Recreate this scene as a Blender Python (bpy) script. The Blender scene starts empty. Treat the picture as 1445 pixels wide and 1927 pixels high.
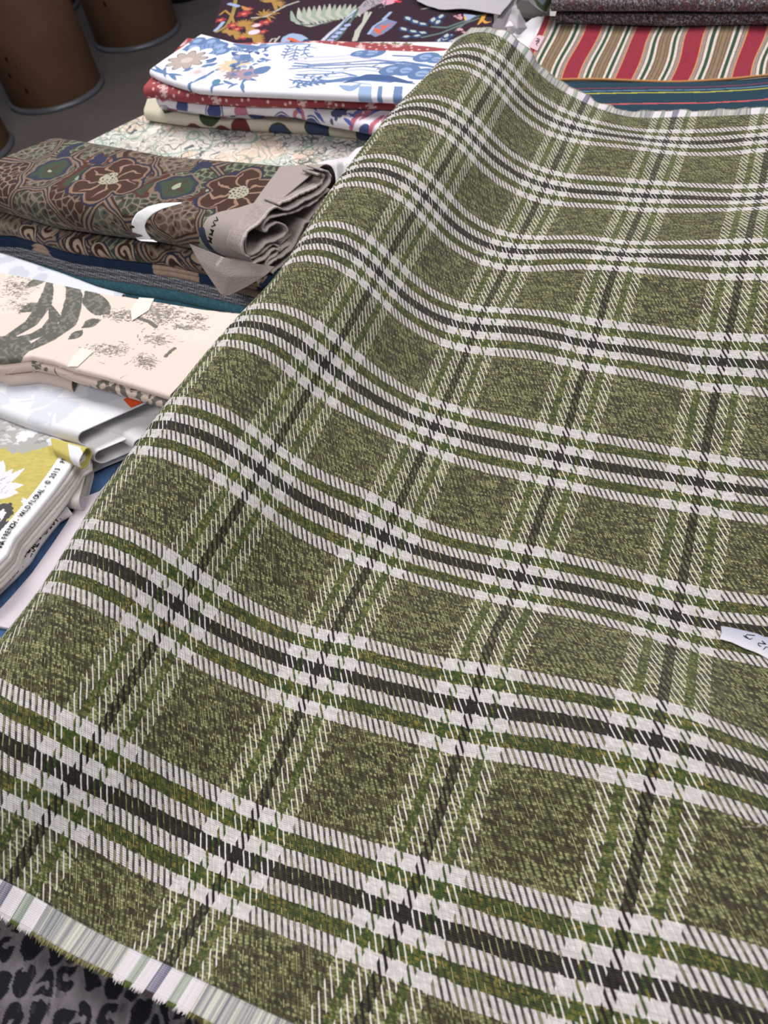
import bpy, math, random
import numpy as np
from mathutils import Matrix, Vector
random.seed(5); rng = np.random.default_rng(5)
sc = bpy.context.scene
COL = sc.collection

# ---------------------------------------------------------------- camera, light, exposure
# camera rotation: rows = world axes expressed in camera axes (x right, y down, z forward)
R = np.array([[0.992772397374542,-0.07314361164102048,-0.09514714439914566],
              [0,-0.7928111978209378,0.6094673121749268],
              [-0.12001236190994787,-0.6050623246293205,-0.7870810735260748]])
FPX = 1400.; H0 = 1.5
cam_d = bpy.data.cameras.new('camera'); cam = bpy.data.objects.new('camera', cam_d); COL.objects.link(cam)
M = Matrix.Identity(4)
for i in range(3):
    M[i][0] = R[i][0]; M[i][1] = -R[i][1]; M[i][2] = -R[i][2]
M[2][3] = H0
cam.matrix_world = M
cam_d.sensor_fit = 'HORIZONTAL'; cam_d.sensor_width = 36; cam_d.lens = FPX/1445*36
cam_d.clip_start = .02
cam_d.dof.use_dof = True; cam_d.dof.focus_distance = .80; cam_d.dof.aperture_fstop = cam_d.lens/3.0
sc.camera = cam
sc.view_settings.view_transform = 'Standard'; sc.view_settings.look = 'None'
sc.view_settings.gamma = 1; sc.view_settings.use_curve_mapping = False
sc.view_settings.exposure = 0.0
wd = bpy.data.worlds.new('world'); sc.world = wd; wd.use_nodes = True
wd.node_tree.nodes['Background'].inputs[0].default_value = (.80, .86, 1, 1)
wd.node_tree.nodes['Background'].inputs[1].default_value = .17
def area(name, loc, size, power, target, col=(1, .97, .95)):
    d = bpy.data.lights.new(name, 'AREA'); d.shape = 'RECTANGLE'; d.size, d.size_y = size
    d.energy = power; d.color = col
    o = bpy.data.objects.new(name, d); COL.objects.link(o); o.location = loc
    o.rotation_euler = (Vector(target)-Vector(loc)).to_track_quat('-Z', 'Y').to_euler()
area('ceiling_panel_light', (-.9, 2.0, 2.7), (1.3, .5), 47, (-.2, .9, .8))
area('ceiling_panel_light', (1.3, 1.0, 2.7), (1.3, .5), 30, (.5, .8, .8))
area('ceiling_panel_light', (-.9, -.5, 2.7), (1.3, .5), 22, (-.1, .5, .8))

# ---------------------------------------------------------------- helpers
def at(x, y, z):
    """point of the photograph (1445x1927) -> point at height z in the room"""
    c = np.array([(x-722.5)/FPX, (y-963.5)/FPX, 1.]); r = R @ c; t = (z-H0)/r[2]
    return np.array([r[0]*t, r[1]*t, z])
def project(P):
    w = P - np.array([0, 0, H0]); c = w @ R
    return c[..., :2]/c[..., 2:]*FPX + np.array([722.5, 963.5])
def lin(c):
    c = np.asarray(c, float)/255.; return np.where(c <= .04045, c/12.92, ((c+.055)/1.055)**2.4)
def L4(c): return (*[float(v) for v in lin(c)], 1.)
def tag(o, label=None, cat=None, group=None, kind=None):
    if label: o['label'] = label
    if cat: o['category'] = cat
    if group: o['group'] = group
    if kind: o['kind'] = kind
    return o
def link(o, parent=None):
    COL.objects.link(o)
    if parent is not None: o.parent = parent
    return o
def mesh_obj(name, verts, faces, mat=None, parent=None, smooth=True, col=None, uv=None, solid=0):
    me = bpy.data.meshes.new(name)
    verts = np.asarray(verts, np.float32)
    if isinstance(faces, np.ndarray):
        n = len(faces); k = faces.shape[1]
        me.vertices.add(len(verts)); me.vertices.foreach_set('co', verts.ravel())
        me.loops.add(n*k); me.loops.foreach_set('vertex_index', faces.astype(np.int32).ravel())
        me.polygons.add(n); me.polygons.foreach_set('loop_start', np.arange(0, n*k, k, dtype=np.int32))
        me.update(calc_edges=True); me.validate()
    else:
        me.from_pydata([tuple(map(float, v)) for v in verts], [], faces)
    if smooth: me.polygons.foreach_set('use_smooth', np.ones(len(me.polygons), bool))
    if col is not None:
        a = me.color_attributes.new('Col', 'FLOAT_COLOR', 'POINT')
        c = np.ones((len(verts), 4), np.float32); c[:, :3] = lin(np.clip(col, 0, 255)); a.data.foreach_set('color', c.ravel())
    if uv is not None:
        l = me.uv_layers.new(name='UVMap'); vi = np.empty(len(me.loops), np.int32); me.loops.foreach_get('vertex_index', vi)
        l.data.foreach_set('uv', np.asarray(uv, np.float32)[vi].ravel())
    if mat: me.materials.append(mat)
    o = link(bpy.data.objects.new(name, me), parent)
    if solid:
        m = o.modifiers.new('thickness', 'SOLIDIFY'); m.thickness = solid; m.offset = -1
    return o
def empty(name, loc): 
    o = link(bpy.data.objects.new(name, None)); o.location = loc; o.empty_display_size = .05; return o
def keep(o):            # give the empty's children world coordinates
    bpy.context.view_layer.update()
    for c in o.children: c.matrix_parent_inverse = o.matrix_world.inverted()
def gridfaces(nr, nc, off=0, wrap=False):
    i, j = np.meshgrid(np.arange(nr-(0 if wrap else 1)), np.arange(nc-1), indexing='ij'); i = i.ravel(); j = j.ravel(); i2 = (i+1) % nr
    return np.stack([i*nc+j, i*nc+j+1, i2*nc+j+1, i2*nc+j], 1)+off
from mathutils.bvhtree import BVHTree
def caster(*objs):
    V = []; F_ = []
    for o in objs:
        b0 = len(V); V += [tuple(v.co) for v in o.data.vertices]; F_ += [tuple(b0+i for i in p.vertices) for p in o.data.polygons]
    bv = BVHTree.FromPolygons(V, F_)
    def hit(x, y, lift=.001, zdef=.8):
        r = R @ np.array([(x-722.5)/FPX, (y-963.5)/FPX, 1.]); r /= np.linalg.norm(r)
        q = bv.ray_cast(Vector((0, 0, H0)), Vector(r))
        if q[0] is None: return at(x, y, zdef)
        n = np.array(q[1]); n = -n if n @ r > 0 else n
        return np.array(q[0])+n*lift
    return hit
# ---- node expressions
class X:
    nt = None
    def __init__(s, sock): s.s = sock
    @staticmethod
    def m(op, *a):
        n = X.nt.nodes.new('ShaderNodeMath'); n.operation = op
        for k, v in enumerate(a):
            if isinstance(v, X): X.nt.links.new(v.s, n.inputs[k])
            else: n.inputs[k].default_value = v
        return X(n.outputs[0])
    def __add__(s, o): return X.m('ADD', s, o)
    def __radd__(s, o): return X.m('ADD', o, s)
    def __sub__(s, o): return X.m('SUBTRACT', s, o)
    def __rsub__(s, o): return X.m('SUBTRACT', o, s)
    def __mul__(s, o): return X.m('MULTIPLY', s, o)
    def __rmul__(s, o): return X.m('MULTIPLY', o, s)
    def __lt__(s, o): return X.m('LESS_THAN', s, o)
    def __gt__(s, o): return X.m('GREATER_THAN', s, o)
def fr(a): return X.m('FRACT', a)
def fl(a): return X.m('FLOOR', a)
def ab(a): return X.m('ABSOLUTE', a)
def sett(a): return ab(fr(a+.5)-.5)
def step(x, a, b):      # smooth ramp a..b -> 0..1
    n = X.nt.nodes.new('ShaderNodeMapRange'); n.interpolation_type = 'SMOOTHSTEP'
    X.nt.links.new(x.s, n.inputs[0]); n.inputs[1].default_value = a; n.inputs[2].default_value = b
    return X(n.outputs[0])
def vec(a, b, c=0.):
    n = X.nt.nodes.new('ShaderNodeCombineXYZ')
    for k, v in enumerate((a, b, c)):
        if isinstance(v, X): X.nt.links.new(v.s, n.inputs[k])
        else: n.inputs[k].default_value = v
    return X(n.outputs[0])
def white(v):
    n = X.nt.nodes.new('ShaderNodeTexWhiteNoise'); n.noise_dimensions = '3D'; X.nt.links.new(v.s, n.inputs['Vector']); return X(n.outputs['Value'])
def noise(v, scale, detail=2., rough=.5):
    n = X.nt.nodes.new('ShaderNodeTexNoise'); X.nt.links.new(v.s, n.inputs['Vector'])
    n.inputs['Scale'].default_value = scale; n.inputs['Detail'].default_value = detail; n.inputs['Roughness'].default_value = rough
    return X(n.outputs['Fac'])
def mix(f, a, b):
    n = X.nt.nodes.new('ShaderNodeMix'); n.data_type = 'RGBA'
    for k, v in ((0, f), (6, a), (7, b)):
        if isinstance(v, X): X.nt.links.new(v.s, n.inputs[k])
        elif k == 0: n.inputs[0].default_value = v
        else: n.inputs[k].default_value = L4(v)
    return X(n.outputs[2])
def ramp(f, stops):
    n = X.nt.nodes.new('ShaderNodeValToRGB'); X.nt.links.new(f.s, n.inputs[0]); e = n.color_ramp.elements
    while len(e) < len(stops): e.new(.5)
    for k, (p, c) in enumerate(stops): e[k].position = p; e[k].color = L4(c)
    return X(n.outputs[0])
def new_mat(name, rough=.9, spec=.2, sheen=.0):
    m = bpy.data.materials.new(name); m.use_nodes = True; X.nt = m.node_tree
    b = m.node_tree.nodes['Principled BSDF']; b.inputs['Roughness'].default_value = rough
    b.inputs['Specular IOR Level'].default_value = spec
    if sheen: b.inputs['Sheen Weight'].default_value = sheen
    return m, b
def bump(b, h, dist=.001, strength=1.):
    n = X.nt.nodes.new('ShaderNodeBump'); n.inputs['Distance'].default_value = dist; n.inputs['Strength'].default_value = strength
    X.nt.links.new(h.s, n.inputs['Height']); X.nt.links.new(n.outputs[0], b.inputs['Normal'])
def uvxy():
    n = X.nt.nodes.new('ShaderNodeUVMap'); n.uv_map = 'UVMap'; s = X.nt.nodes.new('ShaderNodeSeparateXYZ')
    X.nt.links.new(n.outputs[0], s.inputs[0]); return X(s.outputs[0]), X(s.outputs[1])
def geopos():
    n = X.nt.nodes.new('ShaderNodeTexCoord'); return X(n.outputs['Object'])
def setc(b, c):
    if isinstance(c, X): X.nt.links.new(c.s, b.inputs['Base Color'])
    else: b.inputs['Base Color'].default_value = L4(c)
def plain(name, c, rough=.9, metal=0., var=.12, scale=400):
    m, b = new_mat(name, rough); b.inputs['Metallic'].default_value = metal
    n = noise(geopos(), scale, 3)
    c = np.array(c, float); setc(b, ramp(n, [(.3, c*(1-var)), (.7, np.minimum(c*(1+var), 250))])); return m
# printed cloth: colour attribute (print) + fine weave noise and bump
def print_mat(name, weave=900, amp=.10, dist=.0004):
    m, b = new_mat(name, .9, .15, .1)
    a = X.nt.nodes.new('ShaderNodeAttribute'); a.attribute_name = 'Col'
    n = noise(geopos(), weave, 2)
    h = X.nt.nodes.new('ShaderNodeHueSaturation'); X.nt.links.new(a.outputs['Color'], h.inputs['Color'])
    v = n*(2*amp)+(1-amp); X.nt.links.new(v.s, h.inputs['Value']); X.nt.links.new(h.outputs[0], b.inputs['Base Color'])
    bump(b, n, dist); return m
PRINT = print_mat('printed_cloth')
COARSE = print_mat('coarse_cloth', 420, .16, .001)

# ---------------------------------------------------------------- setting
floor_m, b = new_mat('floor_vinyl', .55, .3)
p = geopos(); setc(b, ramp(noise(p, 2.2, 6, .6), [(.3, (118, 108, 104)), (.7, (136, 126, 122))])); bump(b, noise(p, 90, 3), .0006)
fl_o = mesh_obj('floor', [(-6, -3, 0), (6, -3, 0), (6, 11, 0), (-6, 11, 0)], [(0, 1, 2, 3)], floor_m, smooth=False); tag(fl_o, kind='structure')
wall_m = plain('wall_paint', (150, 148, 145), var=.03, scale=3)
w = mesh_obj('wall_back', [(-6, 11, 0), (6, 11, 0), (6, 11, 3), (-6, 11, 3)], [(0, 1, 2, 3)], wall_m, smooth=False); tag(w, kind='structure')
# table: laminate top on a steel frame, lying under all the cloth
ta = np.array([-.66, 1.70]); td = np.array([.36, .93]); td /= np.linalg.norm(td); tn = np.array([td[1], -td[0]])
def tp(a, c, z): q = ta+td*a+tn*c; return (q[0], q[1], z)
def boxpts(a0, a1, c0, c1, z0, z1):
    return [tp(a0, c0, z0), tp(a1, c0, z0), tp(a1, c1, z0), tp(a0, c1, z0), tp(a0, c0, z1), tp(a1, c0, z1), tp(a1, c1, z1), tp(a0, c1, z1)]
BOXF = [(0, 1, 2, 3), (7, 6, 5, 4), (0, 4, 5, 1), (1, 5, 6, 2), (2, 6, 7, 3), (3, 7, 4, 0)]
tab = empty('display_table', tp(0, .9, 0)); tag(tab, 'long display table hidden under the heaps of folded fabric', 'table')
lam = plain('table_laminate', (190, 185, 178), .5, var=.04); stl = plain('table_steel', (60, 60, 62), .4, .8)
mesh_obj('table_top', boxpts(-2.6, 3.0, 0, 2.6, .715, .75), BOXF, lam, tab, False)
for a in (-2.4, 2.8):
    for c in (.12, 2.48): mesh_obj('leg', boxpts(a-.03, a+.03, c-.03, c+.03, 0, .715), BOXF, stl, tab, False)
keep(tab)

# ---------------------------------------------------------------- the green plaid, draped over a ridge
CTRL = np.array([int(s) for s in """-718 15597 7575 -1065 14924 7590 -1291 14193 7554 -1618 13502 7580 -1835 12776 7542 -2126 12077 7545 -2422 11374 7556 -2681 10651 7545 -3049 9995 7609 -3301 9281 7595 -3595 8583 7613 -4021 7932 7669 -4451 7296 7810 -4859 6641 7965 -5200 5980 8043 -5607 5338 8213 -5893 4631 8206 -6322 3973 8427 -6689 3353 8685 -6979 2624 8693 -7275 1924 8782 -7642 1300 8966 -7855 573 9099 -425 15480 8034 -715 14778 8051 -1015 14081 8058 -1262 13363 8036 -1529 12653 8026 -1817 11949 8027 -2132 11260 8050 -2473 10582 8091 -2724 9861 8084 -3056 9178 8116 -3365 8489 8131 -3633 7775 8118 -4037 7117 8190 -4433 6480 8338 -4785 5806 8425 -5133 5138 8509 -5523 4488 8659 -5842 3806 8750 -6170 3124 8859 -6512 2464 9014 -6831 1784 9129 -7132 1086 9230 -7496 437 9379 -92 15347 8511 -380 14644 8507 -685 13949 8527 -1016 13264 8560 -1296 12558 8559 -1529 11836 8525 -1847 11145 8551 -2194 10474 8598 -2576 9815 8662 -2885 9123 8679 -3197 8422 8698 -3455 7707 8685 -3690 6986 8658 -4006 6295 8692 -4397 5661 8840 -4763 5001 8951 -5036 4289 8939 -5341 3591 8961 -5673 2923 9090 -6025 2278 9290 -6368 1621 9452 -6739 996 9665 -7080 340 9855 270 15196 8948 -50 14508 8976 -342 13808 8979 -673 13129 9024 -963 12423 9024 -1189 11697 8986 -1515 11009 9012 -1896 10354 9088 -2221 9670 9120 -2528 8967 9142 -2795 8267 9124 -3112 7570 9155 -3276 6826 9044 -3583 6124 9067 -3994 5502 9235 -4298 4801 9266 -4574 4096 9240 -4835 3387 9178 -5163 2699 9289 -5527 2078 9520 -5896 1454 9761 -6209 758 9871 -6514 53 9873 644 15042 9356 394 14326 9330 111 13618 9318 -204 12923 9335 -645 12302 9507 -923 11591 9493 -1273 10918 9554 -1530 10199 9522 -1837 9498 9528 -1957 8752 9298 -2286 8048 9329 -2654 7396 9490 -2956 6697 9516 -3242 6004 9531 -3546 5305 9568 -3822 4602 9530 -3990 3874 9293 -4341 3175 9401 -4709 2558 9646 -5045 1894 9814 -5352 1189 9877 -5664 486 9726 -6037 -137 9656 1034 14881 9804 652 14216 9862 365 13518 9864 63 12826 9877 -214 12119 9884 -532 11429 9927 -795 10713 9885 -1101 10019 9886 -1372 9311 9864 -1692 8613 9872 -1918 7906 9799 -2206 7214 9833 -2506 6522 9885 -2784 5812 9884 -3046 5108 9826 -3341 4404 9824 -3642 3706 9816 -3879 3008 9736 -4184 2317 9825 -4486 1620 9837 -4814 931 9681 -5217 351 9415 -5469 -422 9360 1463 14700 9934 1198 13995 10145 908 13288 10094 632 12578 10069 331 11887 10007 53 11181 9999 -248 10491 9917 -516 9784 9947 -812 9086 9897 -1055 8373 9938 -1347 7668 9881 -1625 6968 9854 -1914 6271 9811 -2192 5578 9799 -2484 4875 9796 -2765 4176 9767 -3018 3469 9808 -3326 2762 9778 -3625 2076 9733 -3988 1397 9562 -4429 870 9207 -4681 96 9210 -5089 -456 9013 2048 14464 9976 1738 13762 9926 1437 13072 9852 1120 12392 9746 873 11672 9789 521 11003 9664 284 10279 9693 -58 9604 9584 -309 8888 9623 -681 8223 9465 -846 7478 9577 -1177 6787 9495 -1582 6155 9296 -1834 5430 9340 -2010 4693 9474 -2331 3998 9407 -2694 3318 9290 -2807 2576 9512 -3149 1846 9452 -3602 1365 9086 -3869 580 9061 -4147 -104 9199 -4390 -864 9197 2488 14286 9636 2104 13649 9458 1780 12968 9369 1484 12267 9317 1186 11569 9273 925 10858 9276 596 10179 9177 283 9489 9129 9 8781 9115 -301 8091 9060 -546 7365 9072 -811 6663 9052 -1083 5950 9045 -1357 5248 9038 -1662 4551 9005 -1969 3871 8961 -2219 3147 8992 -2446 2422 9076 -2737 1762 9025 -3061 1044 8915 -3320 352 9110 -3631 -226 9533 -3870 -1099 9282 2909 14138 9258 2581 13463 9167 2267 12774 9083 1967 12081 9010 1677 11379 8982 1399 10674 8976 1086 9989 8883 801 9282 8867 507 8584 8832 243 7876 8855 -53 7184 8764 -324 6466 8764 -591 5760 8787 -789 5024 8999 -1153 4372 8743 -1423 3639 8764 -1676 2946 8834 -1944 2230 8800 -2223 1514 8795 -2496 816 8950 -2792 221 9356 -3068 -503 9435 -3362 -1111 9768 3467 13903 9167 3053 13269 8865 2792 12557 8919 2507 11854 8939 2222 11155 8895 1933 10456 8879 1638 9752 8796 1340 9059 8964 1070 8353 8779 763 7651 9011 510 6962 8715 217 6262 8671 -53 5544 8647 -344 4848 8622 -610 4116 8622 -877 3466 8999 -1136 2725 8910 -1386 2023 8827 -1664 1285 8808 -1957 651 9134 -2243 -8 9372 -2529 -692 9553 -2817 -1371 9695 3871 13729 9049 3624 13035 8780 3322 12331 8785 3054 11632 8935 2760 10929 8968 2473 10227 8867 2174 9536 8958 1869 8843 9066 1584 8137 8983 1308 7425 8998 1023 6716 8930 765 6036 8672 486 5332 8590 215 4615 8541 -67 3917 8679 -332 3231 8852 -596 2537 9026 -847 1814 8897 -1125 1119 9007 -1412 429 9167 -1702 -226 9422 -1985 -910 9592 -2272 -1580 9801 4465 13513 8748 4149 12812 8952 3875 12109 8825 3592 11403 8870 3300 10706 8933 3015 10002 8898 2712 9299 8907 2413 8614 9003 2111 7907 9171 1860 7222 8821 1572 6512 8849 1305 5823 8629 1033 5105 8632 744 4411 8687 481 3672 8600 194 3088 9162 -26 2318 8929 -289 1621 9010 -588 905 9086 -877 270 9390 -1157 -443 9470 -1444 -1120 9645 -1723 -1827 9757 4981 13290 9028 4698 12589 8913 4413 11886 8921 4134 11180 8863 3842 10478 8918 3549 9781 8968 3255 9076 8948 2943 8400 9160 2665 7688 9066 2392 6999 8938 2114 6285 8890 1849 5600 8677 1577 4890 8582 1303 4184 8624 1024 3488 8764 757 2868 9116 473 2164 9279 217 1447 9246 -32 714 9187 -333 42 9416 -614 -644 9554 -898 -1335 9707 -1183 -2014 9857 5522 13072 9026 5241 12366 8962 4951 11665 8988 4667 10960 9000 4383 10257 8958 4095 9548 8956 3776 8878 9169 3490 8171 9147 3203 7476 9080 2946 6779 8926 2660 6101 8722 2393 5378 8709 2120 4671 8675 1850 3960 8615 1567 3255 8759 1309 2681 9212 1020 1985 9414 789 1240 9240 489 542 9428 200 -133 9592 -79 -828 9735 -371 -1506 9903 -635 -2214 10025 6062 12850 9084 5776 12147 9059 5492 11443 9053 5199 10742 9100 4916 10038 9071 4631 9328 9064 4311 8655 9242 4017 7951 9286 3733 7247 9198 3474 6549 9035 3195 5870 8849 2944 5169 8663 2658 4453 8739 2407 3740 8591 2101 3006 8703 1850 2449 9199 1581 1781 9465 1284 1072 9536 971 417 9736 685 -267 9902 403 -957 10044 117 -1641 10206 -182 -2320 10371 6593 12633 9179 6306 11931 9191 6022 11227 9180 5740 10521 9161 5445 9821 9201 5141 9132 9293 4848 8431 9337 4558 7728 9315 4282 7030 9216 4009 6329 9094 3752 5661 8818 3478 4951 8780 3208 4246 8778 2927 3538 8786 2662 2852 8892 2360 2155 9050 2122 1551 9452 1825 883 9676 1522 233 9913 1219 -454 10068 926 -1125 10261 633 -1809 10423 356 -2488 10598 7126 12417 9308 6838 11714 9304 6550 11012 9315 6262 10309 9330 5970 9610 9353 5680 8907 9376 5384 8209 9411 5095 7507 9394 4820 6805 9275 4565 6133 9023 4295 5450 8837 4030 4743 8718 3752 4033 8802 3483 3326 8799 3195 2607 8857 2914 1945 9081 2612 1257 9263 2371 641 9668 2039 -57 9764 1769 -678 10108 1467 -1337 10350 1177 -2006 10551 860 -2672 10761 7655 12201 9407 7368 11498 9435 7080 10796 9446 6790 10095 9457 6504 9390 9467 6209 8692 9482 5925 7986 9468 5634 7282 9449 5370 6589 9276 5105 5925 9034 4849 5240 8808 4568 4527 8818 4302 3824 8785 4012 3122 8957 3744 2463 9144 3451 1719 9140 3195 1067 9390 2811 331 9345 2564 -269 9789 2274 -958 9985 2012 -1578 10325 1704 -2234 10589 1483 -2872 10893 8178 11974 9790 7902 11290 9510 7602 10585 9591 7336 9875 9630 7007 9193 9650 6784 8429 9526 6439 7758 9577 6178 7078 9527 5871 6374 9395 5718 5715 8836 5334 5000 9079 5184 4376 8315 4816 3584 9216 4658 2933 8676 4063 1965 8624 4076 1829 9729 3433 452 8252 3723 248 10484 3116 -873 9106 2932 -1011 10360 2457 -1900 10334 2413 -2249 10993 1135 -3909 8955""".split()], float).reshape(-1, 3)/10000
NU, NV, U0, DU, V0, DV = 20, 23, -1.4, .4, .2, .46
def bas(x, x0, d, n):
    t = (np.asarray(x, float)-x0)/d; i = np.clip(np.floor(t).astype(int), 0, n-4); f = t-i
    w = np.stack([(1-f)**3/6, (3*f**3-6*f**2+4)/6, (-3*f**3+3*f**2+3*f+1)/6, f**3/6], -1)
    m = np.zeros((len(i), n))
    for k in range(4): m[np.arange(len(i)), i+k] = w[:, k]
    return m
C3 = CTRL.reshape(NU, NV, 3)
def surf(us, vs):       # grid evaluation
    return np.einsum('an,bm,nmk->abk', bas(us, U0, DU, NU), bas(vs, V0, DV, NV), C3)
UL = .12
def plaid_grid(us, vs):
    """us >= UL on the fitted drape; us < UL hangs down to the table"""
    us = np.asarray(us); out = np.zeros((len(us), len(vs), 3))
    k = us >= UL-1e-9
    out[k] = surf(np.clip(us[k], UL, 5.18), vs)
    over = us > 5.18
    if over.any():
        e = surf([5.10, 5.18], vs); d = (e[1]-e[0])/.08; d[:, 2] = 0
        for i in np.where(over)[0]: out[i] = e[1]+d*(us[i]-5.18)
    if (~k).any():
        e = surf([UL, UL+.04], vs); T = (e[0]-e[1])/.04; T /= np.linalg.norm(T, axis=1)[:, None]
        hz = T.copy(); hz[:, 2] = 0; hn = np.linalg.norm(hz, axis=1); hz /= hn[:, None]
        ang = np.arctan2(-T[:, 2], hn); P = e[0].copy(); zmin = .768+np.clip((np.asarray(vs)-7.1)/.8, 0, 1)*.125
        lo = sorted(us[~k])[::-1]; prev = UL; res = {}
        for u in lo:
            ds = (prev-u)*.1465; prev = u
            ang = np.minimum(ang+ds*28, 1.70)
            stepv = hz*np.cos(ang)[:, None]*ds; stepv[:, 2] = -np.sin(ang)*ds
            nP = P+stepv; hit = nP[:, 2] < zmin; nP[hit] = P[hit]-hz[hit]*ds*.6; nP[hit, 2] = zmin[hit]
            P = nP; res[u] = P.copy()
        for i in np.where(~k)[0]: out[i] = res[us[i]]
    return out
VF, VN = .52, 8.53
us = np.concatenate([np.arange(-1.9, UL-.01, .04), np.arange(UL, 6.2, .02)])
vs = np.linspace(VF, VN, 400)
m, b = new_mat('plaid_weave', .92, .12, .15)
u, v = uvxy(); uv2 = vec(u, v)
wob = noise(uv2, 9., 2)*.35
t = u*26.-v*19.+wob; p = fr(t); row = fl(v*57.+wob*.5); ct = fl(t)
du = sett(u+(white(vec(ct, row*0.+3.))-.5)*.004); dv = sett(v+(white(vec(ct, 7.))-.5)*.006)
yarn = fl(v*114.)
drow = fl(v*78.+ct*.37+wob)
cell = white(vec(ct, drow)); cell2 = white(vec(ct, yarn, 5.))
str1 = noise(vec(u*5., v*60.), 1., 3, .6); blot = noise(uv2, 2.6, 3)
gA = ramp(cell*.62+cell2*.16+str1*.42+blot*.2-.22, [(.12, (56, 48, 34)), (.36, (90, 86, 58)), (.56, (124, 126, 82)), (.80, (180, 182, 126))])
gB = ramp(white(vec(ct, fl(v*40.+ct*.61), 9.))*.75+str1*.25, [(.30, (58, 54, 36)), (.52, (96, 94, 60)), (.64, (150, 147, 98)), (.85, (196, 193, 138))])
greenA = ramp(white(vec(yarn, fl(u*40.), 2.))*.35+cell2*.3+str1*.35, [(.2, (36, 48, 20)), (.42, (62, 80, 32)), (.58, (88, 96, 44)), (.78, (150, 132, 62))])
greenB = ramp(white(vec(ct, fl(u*90.), 3.))*.6+cell2*.4, [(.2, (36, 66, 26)), (.6, (66, 94, 34)), (.85, (138, 126, 44))])
wA = ramp(cell2*.6+.2*cell, [(.0, (206, 197, 197)), (.8, (240, 234, 234))]); kA = ramp(cell2, [(0., (28, 24, 22)), (1., (52, 44, 40))])
cA = mix(dv < .25, gA, wA); cA = mix(dv < .178, cA, greenA); cA = mix(dv < .106, cA, wA); cA = mix(dv < .036, cA, kA)
wB = ramp(cell2, [(0., (205, 200, 190)), (1., (238, 232, 226))]); kB = ramp(cell2, [(0., (24, 20, 18)), (1., (48, 40, 36))])
cB = mix(du < .236, gB, wB); cB = mix(du < .158, cB, greenB); cB = mix(du < .106, cB, wB); cB = mix(du < .030, cB, kB)
isKB = du < .030
isWB = ((du < .106)*(1.-isKB))+((du < .236)*(du > .158))
hw = .055+isWB*.065+isKB*.17+(du < .158)*(du > .106)*.05
q = ab(p-.5)                      # 0 at the middle of the raised cross yarn
onB = q < hw
# beside the raised yarn: dark yarn colour that also paints shade into the gaps
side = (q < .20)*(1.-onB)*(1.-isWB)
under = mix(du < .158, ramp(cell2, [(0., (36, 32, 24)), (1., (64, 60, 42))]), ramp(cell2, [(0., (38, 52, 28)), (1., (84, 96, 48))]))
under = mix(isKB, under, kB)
gnd = (dv > .25)
dash = (X.m('ABSOLUTE', fr(v*78.+ct*.37+wob)-.5) > .34)*gnd
cA = mix(dash*.6, cA, (46, 40, 28))
cA = mix(gnd*(du < .158)*(du > .106)*.32, cA, greenA)
cA = mix(gnd*isKB*.36, cA, kB)
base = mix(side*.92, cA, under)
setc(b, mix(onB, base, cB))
rip = X.m('SINE', v*(114*6.2832))*.5+.5
hA = (X.m('SINE', p*6.2832+1.5708)*.5+.5)*.7+rip*.9
hB = X.m('SUBTRACT', 1.5, q*4.)
hgt = hA*(1.-onB)+hB*onB
bump(b, hgt, .0011, .9)
PLAID = m
root = empty('plaid_fabric', (0, .8, .768)); tag(root, 'olive green, white and black plaid upholstery fabric spread over the right of the table', 'fabric')
G = plaid_grid(us, vs)
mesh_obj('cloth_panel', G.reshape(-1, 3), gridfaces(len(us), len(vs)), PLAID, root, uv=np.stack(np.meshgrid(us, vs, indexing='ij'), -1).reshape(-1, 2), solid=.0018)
# selvages
m, b = new_mat('plaid_selvage', .92, .12)
u, v = uvxy(); du = sett(u); ln = white(vec(fl(u*150.), 1.)); ln2 = white(vec(fl(u*52.), 4.))
hatch = (X.m('SINE', v*760.)*.5+.5)*(X.m('SINE', u*700.)*.5+.5)
gr = ramp(ln*.55+ln2*.35+hatch*.25, [(.1, (120, 120, 130)), (.5, (170, 170, 166)), (.9, (224, 219, 204))])
g2 = ramp(hatch*.6+ln*.4, [(.1, (118, 134, 122)), (.75, (212, 212, 202))]); k2 = ramp(hatch*.7+ln*.3, [(.1, (88, 86, 112)), (.8, (204, 198, 208))])
w2 = ramp(hatch*.4+ln*.3, [(0., (214, 206, 210)), (.7, (238, 232, 236))])
c = mix(du < .236, gr, w2); c = mix(du < .158, c, g2); c = mix(du < .106, c, w2); c = mix(du < .030, c, k2)
setc(b, c); bump(b, hatch, .0005)
SELV = m
usel = us
for nm, va, vb, lab in (('selvage', VN, 8.655, 'white banded selvage along the near edge'), ('selvage', .40, VF, 'wavy white banded selvage along the far edge')):
    vv = np.linspace(va, vb, 8); g = plaid_grid(usel, vv)
    if va < 1:     # the far selvage flutes where it is loose
        wv = np.sin(usel*17)*.5+np.sin(usel*31+1)*.3+np.sin(usel*7.3)*.6
        g[:, :, 2] += (.0022*wv)[:, None]*np.linspace(1, 0, 8)[None]
        g[:, :, 0] += (.002*np.sin(usel*23))[:, None]*np.linspace(1, 0, 8)[None]
    else:
        wv = np.sin(usel*6)*.5+np.sin(usel*13+1)*.5
        g[:, :, 2] += (.002*wv-.001)[:, None]*np.linspace(0, 1, 8)[None]
    o = mesh_obj(nm, g.reshape(-1, 3), gridfaces(len(usel), 8), SELV, root, uv=np.stack(np.meshgrid(usel, vv, indexing='ij'), -1).reshape(-1, 2), solid=.0012)
    tag(o, lab)
    if va < 1: far_edge = g[:, 0]
    else: near_edge = g[:, -1]
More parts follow.
